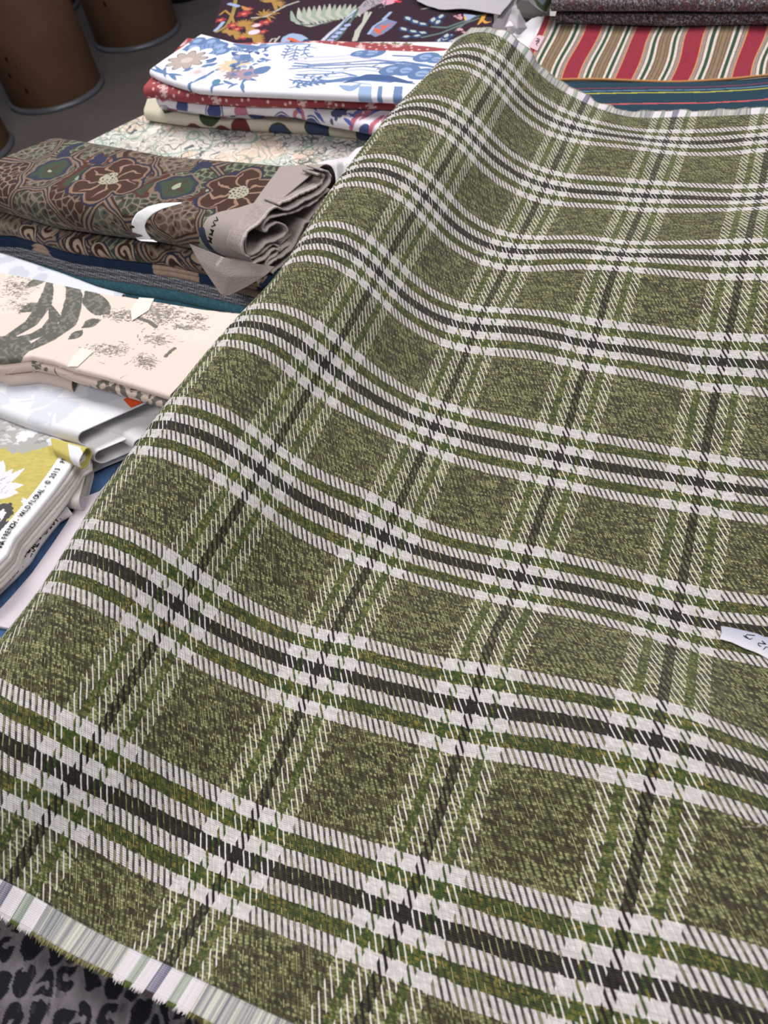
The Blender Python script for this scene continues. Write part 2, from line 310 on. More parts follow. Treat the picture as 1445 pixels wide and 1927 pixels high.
def sett_col(u):
    d = abs(((u+.5) % 1)-.5)
    if d < .03: return (58, 48, 50)
    if d < .106: return (214, 206, 208)
    if d < .158: return (84, 96, 44)
    if d < .236: return (212, 206, 206)
    return random.choice([(92, 88, 52), (120, 116, 78), (74, 66, 40), (150, 146, 100)])
def strands(pts, cols, rad):    # list of polylines -> one mesh of thin triangular tubes
    V = []; Fc = []; Cc = []
    for P, c in zip(pts, cols):
        base = len(V)
        for k, q in enumerate(P):
            r = rad*(1 if k < len(P)-1 else .5)
            for a in (0, 2.09, 4.19): V.append((q[0]+r*math.cos(a), q[1]+r*math.sin(a)*.6, q[2]+r*math.sin(a))); Cc.append(c)
            if k:
                for a in range(3):
                    b0 = base+(k-1)*3; a2 = (a+1) % 3; Fc.append((b0+a, b0+a2, b0+3+a2, b0+3+a))
    return V, Fc, Cc
for edge, sgn, nm in ((near_edge, 1, 'near'), (far_edge, -1, 'far')):
    dirv = (G[:, -1]-G[:, -4]) if sgn > 0 else (G[:, 0]-G[:, 3]); dirv = dirv/np.linalg.norm(dirv, axis=1)[:, None]
    P = []; Cs = []
    for uu_ in np.arange(-.6, 5.2, 1/190.):
        i = int(np.searchsorted(us, uu_)); i = min(max(i, 1), len(us)-1); f = (uu_-us[i-1])/(us[i]-us[i-1]); e = edge[i-1]*(1-f)+edge[i]*f
        d = dirv[i]; L = random.uniform(.0016, .0036)*(1.0 if sgn > 0 else .6); j = np.array([random.gauss(0, .25), random.gauss(0, .2), random.gauss(-.15, .3)])*L
        P.append([e-d*.001, e+d*L*.5+j*.3, e+d*L+j]); Cs.append(sett_col(uu_) if sgn > 0 else random.choice([(206, 198, 180), (180, 170, 146), (150, 140, 112)]))
    V, Fc, Cc = strands(P, Cs, .00045)
    tag(mesh_obj('fringe', V, Fc, PRINT, root, col=np.array(Cc)), 'short cut yarn ends along the %s selvage' % nm, kind='stuff')
# sticker and loose thread: find where they lie on the cloth
gu = np.arange(3., 5.18, .01); gv = np.arange(5.2, 8.4, .01); GS = surf(gu, gv); GP = project(GS)
def on_cloth(x, y, lift=.0012):
    k = np.argmin(((GP-np.array([x, y]))**2).sum(-1)); i, j = np.unravel_index(k, GP.shape[:2]); i = min(max(i, 1), len(gu)-2); j = min(max(j, 1), len(gv)-2)
    n = np.cross(GS[i+1, j]-GS[i-1, j], GS[i, j+1]-GS[i, j-1]); n /= np.linalg.norm(n); n = n if n[2] > 0 else -n
    return GS[i, j]+n*lift
# sticker: a label with a pale grey-blue upper half
sp_top = [(1357, 1181), (1375, 1184), (1400, 1188), (1425, 1196), (1452, 1207)]
sp_mid = [(1356, 1194), (1375, 1198), (1400, 1205), (1425, 1214), (1452, 1226)]
sp_bot = [(1353, 1206), (1375, 1212), (1400, 1222), (1425, 1233), (1452, 1247)]
st = empty('price_sticker', on_cloth(1400, 1205)); st.parent = root
V = [on_cloth(*q, .0016) for q in sp_top+sp_mid+sp_bot]; n = 5
cols = np.array([(168, 171, 188)]*n+[(186, 186, 198)]*n+[(210, 206, 212)]*n)
F_ = [(r*n+k, r*n+k+1, (r+1)*n+k+1, (r+1)*n+k) for r in range(2) for k in range(n-1)]
# dense bilinear refinement of the label
def refine(A, na, nb):
    A = np.array(A); nr, nc = A.shape[:2]; a = np.linspace(0, nr-1, na); b_ = np.linspace(0, nc-1, nb)
    i = np.minimum(a.astype(int), nr-2); j = np.minimum(b_.astype(int), nc-2); fa = (a-i)[:, None, None]; fb = (b_-j)[None, :, None]
    return (A[i][:, j]*(1-fa)*(1-fb)+A[i+1][:, j]*fa*(1-fb)+A[i][:, j+1]*(1-fa)*fb+A[i+1][:, j+1]*fa*fb)
gV = refine(np.array(V).reshape(3, n, 3), 13, 30); gC = refine(cols.reshape(3, n, 3), 13, 30)
mesh_obj('label_paper', gV.reshape(-1, 3), gridfaces(13, 30), PRINT, st, col=gC.reshape(-1, 3), solid=.0003)
ink = plain('pen_ink', (52, 50, 66), .6)
hw_ = [[(1418.5, 1199.5), (1412, 1199), (1405, 1198), (1403.5, 1200), (1406, 1203), (1409, 1206), (1412, 1205.5), (1415, 1205.5)], [(1397, 1200), (1402, 1202), (1407, 1206)],
       [(1434, 1210), (1438, 1213), (1441, 1216), (1435, 1214), (1427, 1213), (1424.5, 1215), (1428, 1218), (1434, 1220)], [(1435, 1225), (1440, 1222), (1448, 1221.5)]]
Pn = [[on_cloth(x, y, .0025) for x, y in s] for s in hw_]
V, Fc, _ = strands(Pn, [(0, 0, 0)]*4, .00042); tag(mesh_obj('handwriting', V, Fc, ink, st), 'handwritten pen figures')
tag(st, 'pale sticker with handwritten figures at the right edge'); 
thp = [on_cloth(x, y, .003) for x, y in ((1394, 1558), (1399, 1560), (1410, 1560), (1422, 1559), (1433, 1557), (1442, 1559), (1451, 1562))]
V, Fc, _ = strands([thp], [(0, 0, 0)], .0007)
tag(mesh_obj('loose_thread', V, Fc, plain('thread_beige', (186, 170, 160)), None), 'short beige loose thread lying on the plaid near the lower right', 'thread')
keep(root); keep(st)

# ---------------------------------------------------------------- printing: strokes and fills into a cloth's own colours
def vnoise(Q, s, seed=0):
    q = Q*s+seed*17.3; i = np.floor(q).astype(np.int64); f = q-i; f = f*f*(3-2*f)
    def h(a, b): n = (a*374761393+b*668265263+seed*1442695) & 0x7fffffff; n = (n ^ (n >> 13))*1274126177 & 0x7fffffff; return ((n ^ (n >> 16)) & 0xffff)/65535.
    a, b = i[:, 0], i[:, 1]
    return (h(a, b)*(1-f[:, 0])+h(a+1, b)*f[:, 0])*(1-f[:, 1])+(h(a, b+1)*(1-f[:, 0])+h(a+1, b+1)*f[:, 0])*f[:, 1]
def worley(Q, s, seed=0, jit=.9, asp=1.):
    q = Q*s*np.array([1, asp])+seed*7.7; i = np.floor(q).astype(np.int64); d1 = np.full(len(q), 9.); d2 = np.full(len(q), 9.); idn = np.zeros(len(q)); cx = np.zeros((len(q), 2))
    def h(a, b, k): n = (a*374761393+b*668265263+k*974634777+seed*1442695) & 0x7fffffff; n = (n ^ (n >> 13))*1274126177 & 0x7fffffff; return ((n ^ (n >> 16)) & 0xffff)/65535.
    for dx in (-1, 0, 1):
        for dy in (-1, 0, 1):
            a = i[:, 0]+dx; b_ = i[:, 1]+dy; p_ = np.stack([a+.5+jit*(h(a, b_, 1)-.5), b_+.5+jit*(h(a, b_, 2)-.5)], 1)
            d = np.linalg.norm(q-p_, axis=1); c = d < d1
            d2 = np.where(c, d1, np.minimum(d2, d)); idn = np.where(c, h(a, b_, 3), idn); cx[c] = (q-p_)[c]; d1 = np.where(c, d, d1)
    return idn, d1, d2, cx
class Canvas:
    def __init__(s, Q, z, base=None, px=None):
        s.Q = Q; s.z = z; s.col = np.tile(np.array(base if base is not None else (255, 255, 255), float), (len(Q), 1))
    def w(s, pts): return np.array([at(x, y, s.z)[:2] for x, y in pts])
    def blend(s, m, c, a=1.):
        c = np.array(c, float); s.col[m] = s.col[m]*(1-a)+c*a
    def inpoly(s, P):
        Q = s.Q; m = (Q[:, 0] >= P[:, 0].min()) & (Q[:, 0] <= P[:, 0].max()) & (Q[:, 1] >= P[:, 1].min()) & (Q[:, 1] <= P[:, 1].max())
        idx = np.where(m)[0]; q = Q[idx]; ins = np.zeros(len(q), bool)
        for k in range(len(P)):
            a = P[k]; b_ = P[k-1]; c = (a[1] > q[:, 1]) != (b_[1] > q[:, 1])
            with np.errstate(divide='ignore', invalid='ignore'): xx = (b_[0]-a[0])*(q[:, 1]-a[1])/(b_[1]-a[1]+1e-12)+a[0]
            ins ^= c & (q[:, 0] < xx)
        return idx[ins]
    def fill(s, pts, c, a=1., world=False): s.blend(s.inpoly(np.array(pts) if world else s.w(pts)), c, a)
    def stroke(s, pts, w, c, a=1., world=False, taper=False):
        P = np.array(pts) if world else s.w(pts); Q = s.Q
        m = (Q[:, 0] > P[:, 0].min()-w) & (Q[:, 0] < P[:, 0].max()+w) & (Q[:, 1] > P[:, 1].min()-w) & (Q[:, 1] < P[:, 1].max()+w)
        idx = np.where(m)[0]; q = Q[idx]; hit = np.zeros(len(q), bool); n = len(P)-1
        for k in range(n):
            a_, b_ = P[k], P[k+1]; d = b_-a_; L = max(d@d, 1e-12); t_ = np.clip(((q-a_)@d)/L, 0, 1); dist = np.linalg.norm(q-a_-t_[:, None]*d, axis=1)
            g = (k+t_)/n; ww = w/2*(np.sin(np.pi*(.08+.88*g)) if taper else 1.)
            hit |= dist < ww
        s.blend(idx[hit], c, a)
    def blob(s, x, y, r, c, n=0, amp=.25, rot=0., asp=1., a=1.):
        """rounded or petalled shape centred on (x, y), radius r in metres"""
        o = s.w([(x, y)])[0] if x is not None else y; d = s.Q-o; ca, sa = math.cos(rot), math.sin(rot); X_ = d[:, 0]*ca+d[:, 1]*sa; Y_ = (-d[:, 0]*sa+d[:, 1]*ca)/asp
        rr = np.hypot(X_, Y_); near = rr < r*(1+amp)*1.05; th = np.arctan2(Y_, X_); lim = r*(1-amp+2*amp*np.abs(np.cos(th*n/2))) if n else r
        s.blend(near & (rr < lim), c, a)
    def flower(s, x, y, r, petal, centre, n=8, rot=0., edge=None, asp=1.):
        if edge is not None: s.blob(x, y, r*1.12, edge, n, .22, rot, asp)
        s.blob(x, y, r, petal, n, .22, rot, asp); s.blob(x, y, r*.38, centre, 0, 0, rot, asp)
    def sprig(s, P, c, wd=.0025, leaf=.012, k=5):
        """curved stem with paired leaves; P in px"""
        W_ = s.w(P); s.stroke(W_, wd, c, world=True); T = np.linspace(0, 1, k+1)[1:]
        seg = np.cumsum([0]+[np.linalg.norm(W_[i+1]-W_[i]) for i in range(len(W_)-1)]); 
        for i, t_ in enumerate(T):
            q = np.array([np.interp(t_*seg[-1], seg, W_[:, 0]), np.interp(t_*seg[-1], seg, W_[:, 1])]); q0 = np.array([np.interp((t_-.08)*seg[-1], seg, W_[:, 0]), np.interp((t_-.08)*seg[-1], seg, W_[:, 1])])
            d = (q-q0)/max(np.linalg.norm(q-q0), 1e-6)
            for sg in (-1, 1):
                e = np.array([d[0]*.6-sg*d[1]*.8, d[1]*.6+sg*d[0]*.8]); s.stroke([q, q+e*leaf*.5, q+e*leaf], leaf*.42, c, world=True, taper=True)
def resample(P, n):
    P = np.array(P, float); d = np.r_[0, np.cumsum(np.linalg.norm(np.diff(P, axis=0), axis=1))]; t_ = np.linspace(0, d[-1], n)
    return np.stack([np.interp(t_, d, P[:, k]) for k in range(P.shape[1])], 1)
def smooth(P, it=2):
    P = P.copy()
    for _ in range(it): P[1:-1] = P[1:-1]*.5+(P[:-2]+P[2:])*.25
    return P
def fold(far, near, z, h, nx=120, ny=40, wave=.0, wf=6., seed=0, sm=3, zfar=None, nr=9, sag=0., nf=0):
    """One folded layer of cloth: flat top, rounded fold at the near side, underside, rounded far side; the two ends stay open.
       far, near: polylines in photograph points at the top's height z (left to right)."""
    zf = z if zfar is None else zfar
    isw = len(near[0]) == 3
    A = np.array(near) if isw else np.array([at(x, y, z) for x, y in near]); B = np.array(far) if len(far[0]) == 3 else np.array([at(x, y, zf) for x, y in far])
    A = smooth(resample(A, nx), sm); B = smooth(resample(B, nx), sm)
    out = A-B; out[:, 2] = 0; out = smooth(out, 30); out /= np.linalg.norm(out, axis=1)[:, None]; r = h/2; up = np.array([0, 0, 1.])
    rows = []; D = []
    for q in np.linspace(math.pi, 0, nr)[:-1]: rows.append(B-out*r*math.sin(q)+up*(r*math.cos(q)-r)); D.append(B[:, :2]-out[:, :2]*r*q)
    for s_ in np.linspace(0, 1, ny): rows.append(B*(1-s_)+A*s_); D.append((B*(1-s_)+A*s_)[:, :2])
    for q in np.linspace(0, math.pi, nf or nr*2)[1:]: rows.append(A+out*r*math.sin(q)+up*(r*math.cos(q)-r)); D.append(A[:, :2]+out[:, :2]*r*q)
    for s_ in np.linspace(0, 1, 6)[1:-1]: rows.append(A*(1-s_)+B*s_-up*h); D.append(A[:, :2]*(1-s_)+B[:, :2]*s_+out[:, :2]*(r*math.pi))
    V = np.array(rows); D = np.array(D); nrow = len(rows)
    if wave:
        tt = np.linspace(0, 1, nx); wv = np.zeros(nx)
        for k in range(4): wv += np.sin(tt*wf*(1+k*.83)+seed*2.1+k*1.7)/(1+k)
        q = vnoise(V[:, :, :2].reshape(-1, 2), 11, seed).reshape(nrow, nx)-.5
        V[:, :, 2] += wave*(wv[None]*.45+q*1.3)
    if sag: V[:, :, 2] -= sag*np.sin(np.linspace(0, math.pi, nx))[None]
    return V.reshape(-1, 3), D.reshape(-1, 2), gridfaces(nrow, nx, wrap=True)
def join(parts):
    V = []; D = []; Fc = []; o = 0
    for a, d, f in parts: V.append(a); D.append(d); Fc.append(f+o); o += len(a)
    return np.concatenate(V), np.concatenate(D), np.concatenate(Fc)
def cloth(name, parts, z, paint, label, mat=None, parent=None, group=None, cat='fabric', solid=.0014):
    V, D, Fc = join(parts); c = Canvas(D, z); paint(c); cc = c.col
    o = mesh_obj(name, V, Fc, mat or PRINT, parent, col=cc, solid=solid)
    if parent is None: tag(o, label, cat, group)
    elif label: tag(o, label)
    return o
def sheet(name, rows, paint, z, label=None, parent=None, cat='fabric', mat=None, na=40, nb=60, solid=.0014, wave=0., seed=1):
    """cloth sheet through a small net of 3D points"""
    A = refine(np.array(rows, float), na, nb)
    for _ in range(3): A[1:-1] = A[1:-1]*.5+(A[:-2]+A[2:])*.25
    for _ in range(3): A[:, 1:-1] = A[:, 1:-1]*.5+(A[:, :-2]+A[:, 2:])*.25
    V = A.reshape(-1, 3).copy(); D = V[:, :2].copy()
    if wave: V[:, 2] += wave*(vnoise(D, 30, seed)-.5)*2
    c = Canvas(D, z); paint(c); o = mesh_obj(name, V, gridfaces(na, nb), mat or PRINT, parent, col=c.col, solid=solid)
    if parent is None: tag(o, label, cat)
    elif label: tag(o, label)
    return o
def flat(c): return lambda cv: cv.blend(np.ones(len(cv.Q), bool), c)
def a3(*t_): return at(*t_)

# text as thin printed letters laid on the cloth
def glyphs(name, text, path, size, z, mat, parent, lift=.0009, spacing=1.0, up=(0, 0, 1.), big=1.0):
    """letters set one after another along a world polyline (n,3)"""
    P = np.array(path, float); d = np.r_[0, np.cumsum(np.linalg.norm(np.diff(P, axis=0), axis=1))]
    V = []; Fc = []; s_ = 0.
    if not size:      # choose the size so that the words fill the path
        size = d[-1]/sum(.4 if c_ == ' ' else .86 if c_ in 'MW' else .38 if c_ in "I-'" else .62 for c_ in text)
    for ch in text:
        cu = bpy.data.curves.new('t', 'FONT'); cu.body = ch; cu.size = size; cu.offset = .018*size; to = bpy.data.objects.new('t', cu); COL.objects.link(to)
        bpy.context.view_layer.update(); me = bpy.data.meshes.new_from_object(to.evaluated_get(bpy.context.evaluated_depsgraph_get())); adv = .62*size if ch != ' ' else .4*size
        if ch in 'MW': adv = .86*size
        if ch in "I-'": adv = .38*size
        q = np.array([np.interp(s_+adv/2, d, P[:, k]) for k in range(3)]); q2 = np.array([np.interp(s_+adv/2+.002, d, P[:, k]) for k in range(3)])
        tx = q2-q; n_ = np.linalg.norm(tx)
        if n_ > 1e-7 and len(me.vertices):
            tx /= n_; up_ = np.array(up, float); ty = np.cross(up_, tx); ty /= np.linalg.norm(ty); nz = np.cross(tx, ty)
            o_ = len(V)
            for v_ in me.vertices: V.append(q+tx*(v_.co.x-adv*.46)+ty*(v_.co.y-size*.35)*big+nz*lift)
            for p_ in me.polygons: Fc.append(tuple(o_+i for i in p_.vertices))
        COL.objects.unlink(to); bpy.data.objects.remove(to); bpy.data.curves.remove(cu); bpy.data.meshes.remove(me); s_ += adv*spacing
    return tag(mesh_obj(name, V, Fc, mat, parent, smooth=False), 'black printed lettering')
# ---------------------------------------------------------------- cloth lying flat on the table
def p_blue(c):
    n = vnoise(c.Q, 700, 3)*.5+vnoise(c.Q, 60, 4)*.5; c.col[:] = np.array((62, 90, 128))*(0.78+.44*n[:, None])
cloth('folded_fabric', [fold([(-330, 640), (480, 640)], [(-560, 1420), (260, 1190)], .7625, .011, 200, 60, .001)], .7625, p_blue, 'plain denim blue fabric lying flat under the yellow floral stack')
def p_strip(c):
    c.blend(np.ones(len(c.Q), bool), (214, 204, 212))
    e = resample(c.w(edge_px), 260)
    for q in e[::2]:
        c.blob(None, q+np.array([.0075, .001]), .0010, (206, 150, 166))
edge_px = [(215, 897), (190, 926), (152, 940), (128, 985), (98, 1030), (62, 1080), (22, 1125), (-25, 1175)]
cloth('lining_fabric', [fold([(x+150, y+30) for x, y in edge_px], edge_px, .7665, .002, 160, 24, .0006, nr=4)], .7665, p_strip, 'off-white lining strip with pink dashed stitching just left of the plaid')

# pale ornamental cloth
def contour(Q, s, k, seed, w_): n = vnoise(Q, s, seed)*.65+vnoise(Q, s*2.3, seed+1)*.35; return np.abs(((n*k) % 1)-.5) < w_
def p_pale(c):
    Q = c.Q; ca, sa = math.cos(.4), math.sin(.4); Q2 = np.stack([Q[:, 0]*ca+Q[:, 1]*sa, (-Q[:, 0]*sa+Q[:, 1]*ca)*.7], 1)
    c.col[:] = (211, 204, 197); n = vnoise(Q2, 14, 3); m_ = vnoise(Q2, 20, 4)
    c.blend(n > .62, (184, 194, 182), .8); c.blend(m_ > .66, (214, 190, 170), .8); c.blend((m_ < .3), (200, 184, 172), .5)
    c.blend(contour(Q2, 26, 5, 5, .07), (226, 220, 214)); c.blend(contour(Q2, 30, 6, 8, .09), (140, 146, 142), .85)
    c.blend(contour(Q2, 24, 5, 11, .06) & (vnoise(Q2, 12, 6) > .42), (86, 88, 94), .9); c.blend(contour(Q2, 10, 4, 15, .045), (142, 164, 150), .9)
    c.blend(contour(Q2, 40, 4, 21, .08) & (vnoise(Q2, 16, 9) > .5), (104, 112, 110), .85); c.blend(contour(Q2*np.array([1, 2.2]), 22, 4, 23, .06) & (vnoise(Q2, 9, 19) > .5), (92, 92, 100), .85)
cloth('folded_fabric', [fold([(275, 214), (500, 226), (790, 244)], [(157, 272), (330, 330), (640, 345), (760, 330)], .80, .034, 480, 190, .0015, 5., 2, nr=5)], .80, p_pale, 'cream fabric with faded grey and sage ornament spread flat beside the floor edge')

# ---------------------------------------------------------------- the far stack: four folded prints
def tex_f4(c):
    c.blend(np.ones(len(c.Q), bool), (206, 198, 178)); idn, d1, d2, _ = worley(c.Q, 17, 8)
    c.blend((idn > .45) & (d1 < .48), (62, 76, 56)); c.blend((idn > .75) & (d1 < .42), (62, 74, 102)); c.blend((idn < .14) & (d1 < .38), (110, 52, 52)); c.blend((d1 < .2) & (idn > .8), (190, 186, 170))
n4 = [(272, 206), (330, 214), (450, 222), (600, 229), (690, 240), (780, 252)]
f4 = cloth('folded_fabric', [fold([(285, 168), (560, 175), (860, 200)], n4, .825, .022, 360, 40, .002, 5, 4, nf=34)], .825, tex_f4, 'cream folded fabric with dark green leaves, lowest in the far stack')
def tex_f3(c):
    c.blend(np.ones(len(c.Q), bool), (224, 219, 226)); idn, d1, d2, v_ = worley(c.Q, 21, 9)
    c.blend((idn > .5) & (d1 < .34) & (v_[:, 0]*v_[:, 1] > -.05), (70, 78, 130)); c.blend((idn > .72) & (d1 < .44) & (d1 > .38), (90, 96, 140)); c.blend((idn < .28) & (d1 < .3), (186, 116, 136)); c.blend((idn < .2) & (d1 < .13), (224, 219, 226))
    c.blend((idn > .3) & (idn < .42) & (d1 < .2), (84, 88, 104))
    for k, (x, y) in enumerate(((672, 206), (690, 212), (660, 222), (706, 204), (700, 228), (735, 210))): c.stroke([(x+22, y-12), (x+6, y+2), (x-14, y+14)], .012, (188, 104, 124) if k % 3 else (96, 110, 176), taper=True)
    for x, y in ((626, 212), (634, 208), (643, 210), (622, 220), (632, 218), (640, 216), (650, 214)): c.blob(x, y, .0035, (84, 88, 110), asp=1.6)
    for x, y in ((655, 224), (662, 216), (560, 205), (590, 204), (600, 214)): c.stroke([(x-8, y-4), (x, y), (x+7, y+6)], .006, (84, 100, 168), taper=True)
f3 = cloth('folded_fabric', [fold([(300, 150), (860, 165)], [(294, 179), (340, 188), (400, 196), (470, 195), (560, 203), (640, 216), (720, 234), (800, 246)], .862, .020, 420, 60, .004, 9, 5, nf=34),
     fold([(300, 158), (860, 180)], [(300, 190), (380, 201), (470, 207), (520, 198), (600, 214), (700, 232), (800, 246)], .842, .016, 300, 30, .004, 11, 7)], .862, tex_f3, 'crumpled white folded fabric with blue and pink flowers, under the red one')
def tex_f2(c):
    c.blend(np.ones(len(c.Q), bool), (150, 68, 72)); idn, d1, d2, v_ = worley(c.Q, 60, 11, .5); c.blend((d1 < .17) & (idn > .25), (218, 186, 182))
    idn, d1, d2, v_ = worley(c.Q, 17, 12, .4); c.blend((np.abs(v_[:, 0]) < .07) & (np.abs(v_[:, 1]) < .3), (214, 182, 180)); c.blend((np.abs(np.abs(v_[:, 0])-.12) < .05) & (np.abs(np.sin(v_[:, 1]*26)) > .7) & (np.abs(v_[:, 1]) < .28), (214, 182, 180))
n2 = [(272, 162), (290, 160), (340, 168), (400, 173), (470, 176), (560, 179), (700, 181), (860, 186)]
f2 = cloth('folded_fabric', [fold([(352, 73), (430, 82), (520, 82), (600, 79), (700, 84), (780, 88), (835, 95), (860, 98)], n2, .886, .022, 520, 130, .0015, 5, 8, nf=34)], .886, tex_f2, 'brick red folded fabric with small white dots and sprigs, second in the far stack')
def tex_f1(c):
    B1, B2, B3, TN = (92, 118, 160), (66, 90, 134), (138, 160, 196), (172, 158, 150)
    c.blend(np.ones(len(c.Q), bool), (228, 226, 236))
    s = c.stroke
    # big blue thistle head with lobes and a pale scale pattern
    c.blob(383, 96, .052, B1, 0, asp=.95, rot=-.3)
    for x, y in ((372, 79), (398, 80), (414, 88), (364, 90), (417, 97)): c.blob(x, y, .019, B1); c.blob(x, y, .010, B3)
    idn, d1, d2, _ = worley(c.Q, 110, 4, .5); o = c.w([(385, 98)])[0]; ins = np.linalg.norm((c.Q-o), axis=1) < .040; c.blend(ins & (d2-d1 > .3), B3, .8)
    c.stroke([(392, 108), (399, 113), (393, 116)], .02, B2)
    # grey-tan daisy with a white halo
    c.blob(352, 114, .052, (236, 233, 240), 9, .2); c.flower(352, 115, .034, TN, (196, 184, 178), 9, edge=(120, 112, 124)); 
    # leaves and sprigs
    for P in ([(285, 131), (300, 136), (315, 142)], [(312, 128), (309, 136), (312, 146)], [(315, 140), (330, 142), (345, 144)], [(318, 140), (326, 146), (332, 152)], [(292, 126), (304, 136), (318, 142)],
              [(390, 143), (400, 137), (402, 134)], [(372, 150), (390, 143), (398, 140)], [(360, 158), (376, 150), (392, 146)], [(455, 158), (462, 150), (470, 145)], [(460, 152), (472, 150), (484, 153)], [(456, 156), (456, 164), (458, 170)], [(440, 160), (428, 156), (420, 152)], [(430, 166), (440, 160), (450, 158)], [(350, 168), (356, 160), (362, 154)], [(400, 164), (410, 160), (424, 158)], [(395, 168), (404, 160), (410, 154)]): s(P, .009, B1, taper=True)
    for x, y in ((388, 125), (400, 123), (397, 117), (354, 133), (414, 131)): s([(x-9, y+3), (x, y), (x+10, y-4)], .014, B1, taper=True)
    for P in ([(380, 128), (372, 132), (366, 137)], [(366, 137), (374, 140), (384, 139)]): s(P, .003, (150, 140, 150))
    c.flower(441, 124, .026, (208, 186, 156), B1, 11, edge=(190, 170, 150)); c.flower(441, 141, .019, (140, 124, 136), B1, 10); c.flower(467, 140, .024, (156, 138, 152), B1, 9); c.flower(372, 137, .02, (206, 200, 206), (190, 176, 172), 8)
    c.blob(492, 134, .016, B1); c.blob(499, 131, .012, B1); c.blob(407, 155, .009, (80, 128, 150), asp=1.4)
    # blue foliage cloud at the top centre
    for k in range(46):
        x = 462+random.uniform(-26, 44); y = 100+random.uniform(-13, 26)-(x-470)*.18; a = random.uniform(0, 6.28); s([(x, y), (x+8*math.cos(a), y+4*math.sin(a)), (x+14*math.cos(a+.4), y+7*math.sin(a+.4))], .008, random.choice([B1, B1, B3, B2]), taper=True)
    for k in range(9): s([(470, 104+k*1.2), (452, 104+k*1.6), (440+k, 106+k*1.5)], .0035, B1)
    s([(440, 84), (480, 92), (530, 84)], .02, B1, taper=True); s([(490, 90), (540, 83), (590, 84)], .014, B3, taper=True)
    for P in ([(560, 88), (555, 100), (552, 112)], [(534, 112), (540, 100), (546, 90)], [(595, 92), (577, 88), (572, 100), (580, 108)], [(427, 92), (438, 92), (450, 93)]): c.sprig(P, B1, .003, .014, 4)
    # flowing lines, right half
    for k in range(10):
        y0 = 110+k*5.2; x0 = 548+random.uniform(-6, 14); x1 = random.uniform(640, 840)
        s([(x0, y0), (x0+30, y0+3*math.sin(k)), (x0+70, y0-2+k % 3), ((x0+x1)/2+30, y0-7+k*.6), (x1, y0+3)], random.uniform(.003, .006), random.choice([B3, B1, (186, 180, 210)]))
    for P, w_, col in (([(715, 120), (760, 118), (800, 124), (835, 132)], .007, B1), ([(740, 106), (780, 108), (815, 116), (830, 122)], .006, B1), ([(705, 112), (740, 116), (776, 110)], .004, (178, 176, 206))): s(P, w_, col)
    s([(590, 157), (620, 154), (660, 149), (700, 150), (735, 154), (760, 152)], .016, B1, taper=True); s([(650, 156), (690, 146), (730, 148), (780, 158)], .024, B2, taper=True)
    c.sprig([(545, 150), (570, 158), (600, 150)], B1, .004, .014, 5); c.sprig([(545, 166), (575, 160), (605, 156)], B1, .004, .014, 5); c.sprig([(560, 142), (600, 146), (625, 139)], B1, .003, .01, 5)
    for x, y, r in ((740, 133, .028), (765, 134, .026), (795, 140, .028), (700, 100, .028), (676, 101, .018), (802, 109, .026), (822, 113, .02)):
        c.blob(x, y, r, B1, 0, asp=.8); c.blob(x-1, y-.5, r*.45, B3); s([(x-7, y), (x, y), (x+7, y+1)], .0025, B2)
    for x, y in ((658, 119), (651, 130), (706, 125), (714, 131)): s([(x-7, y+2), (x, y), (x+7, y-2)], .007, (150, 142, 152), taper=True)
    c.stroke([(640, 162), (660, 168), (680, 158)], .02, B3, taper=True)
    for x0, x1, col in ((676, 700, B3), (712, 720, B1), (742, 758, B1)): c.fill([(x0, 163), (x1, 163), (x1-2, 188), (x0-4, 188)], col, .9)
n1 = [(285, 131), (300, 139), (330, 150), (375, 162), (430, 165), (500, 168), (600, 172), (700, 176), (860, 181)]
f1 = cloth('folded_fabric', [fold([(378, 67), (440, 83), (470, 86), (520, 83), (590, 81), (640, 87), (700, 96), (790, 100), (862, 96)], n1, .902, .013, 620, 190, .0016, 5, 1, nf=34)], .902, tex_f1, 'white folded fabric with blue thistles and foliage, topmost in the far stack')
# a white fold showing behind the stack
cloth('folded_fabric', [fold([(650, 82), (880, 80)], [(655, 90), (740, 95), (880, 103)], .880, .02, 120, 20, .001)], .880, lambda c: (c.blend(np.ones(len(c.Q), bool), (222, 218, 224)), [c.sprig([(690+k*22, 90), (700+k*22, 84)], (122, 110, 70), .003, .012, 3) for k in range(4)]), 'white folded fabric showing between the red stack and the purple floral')

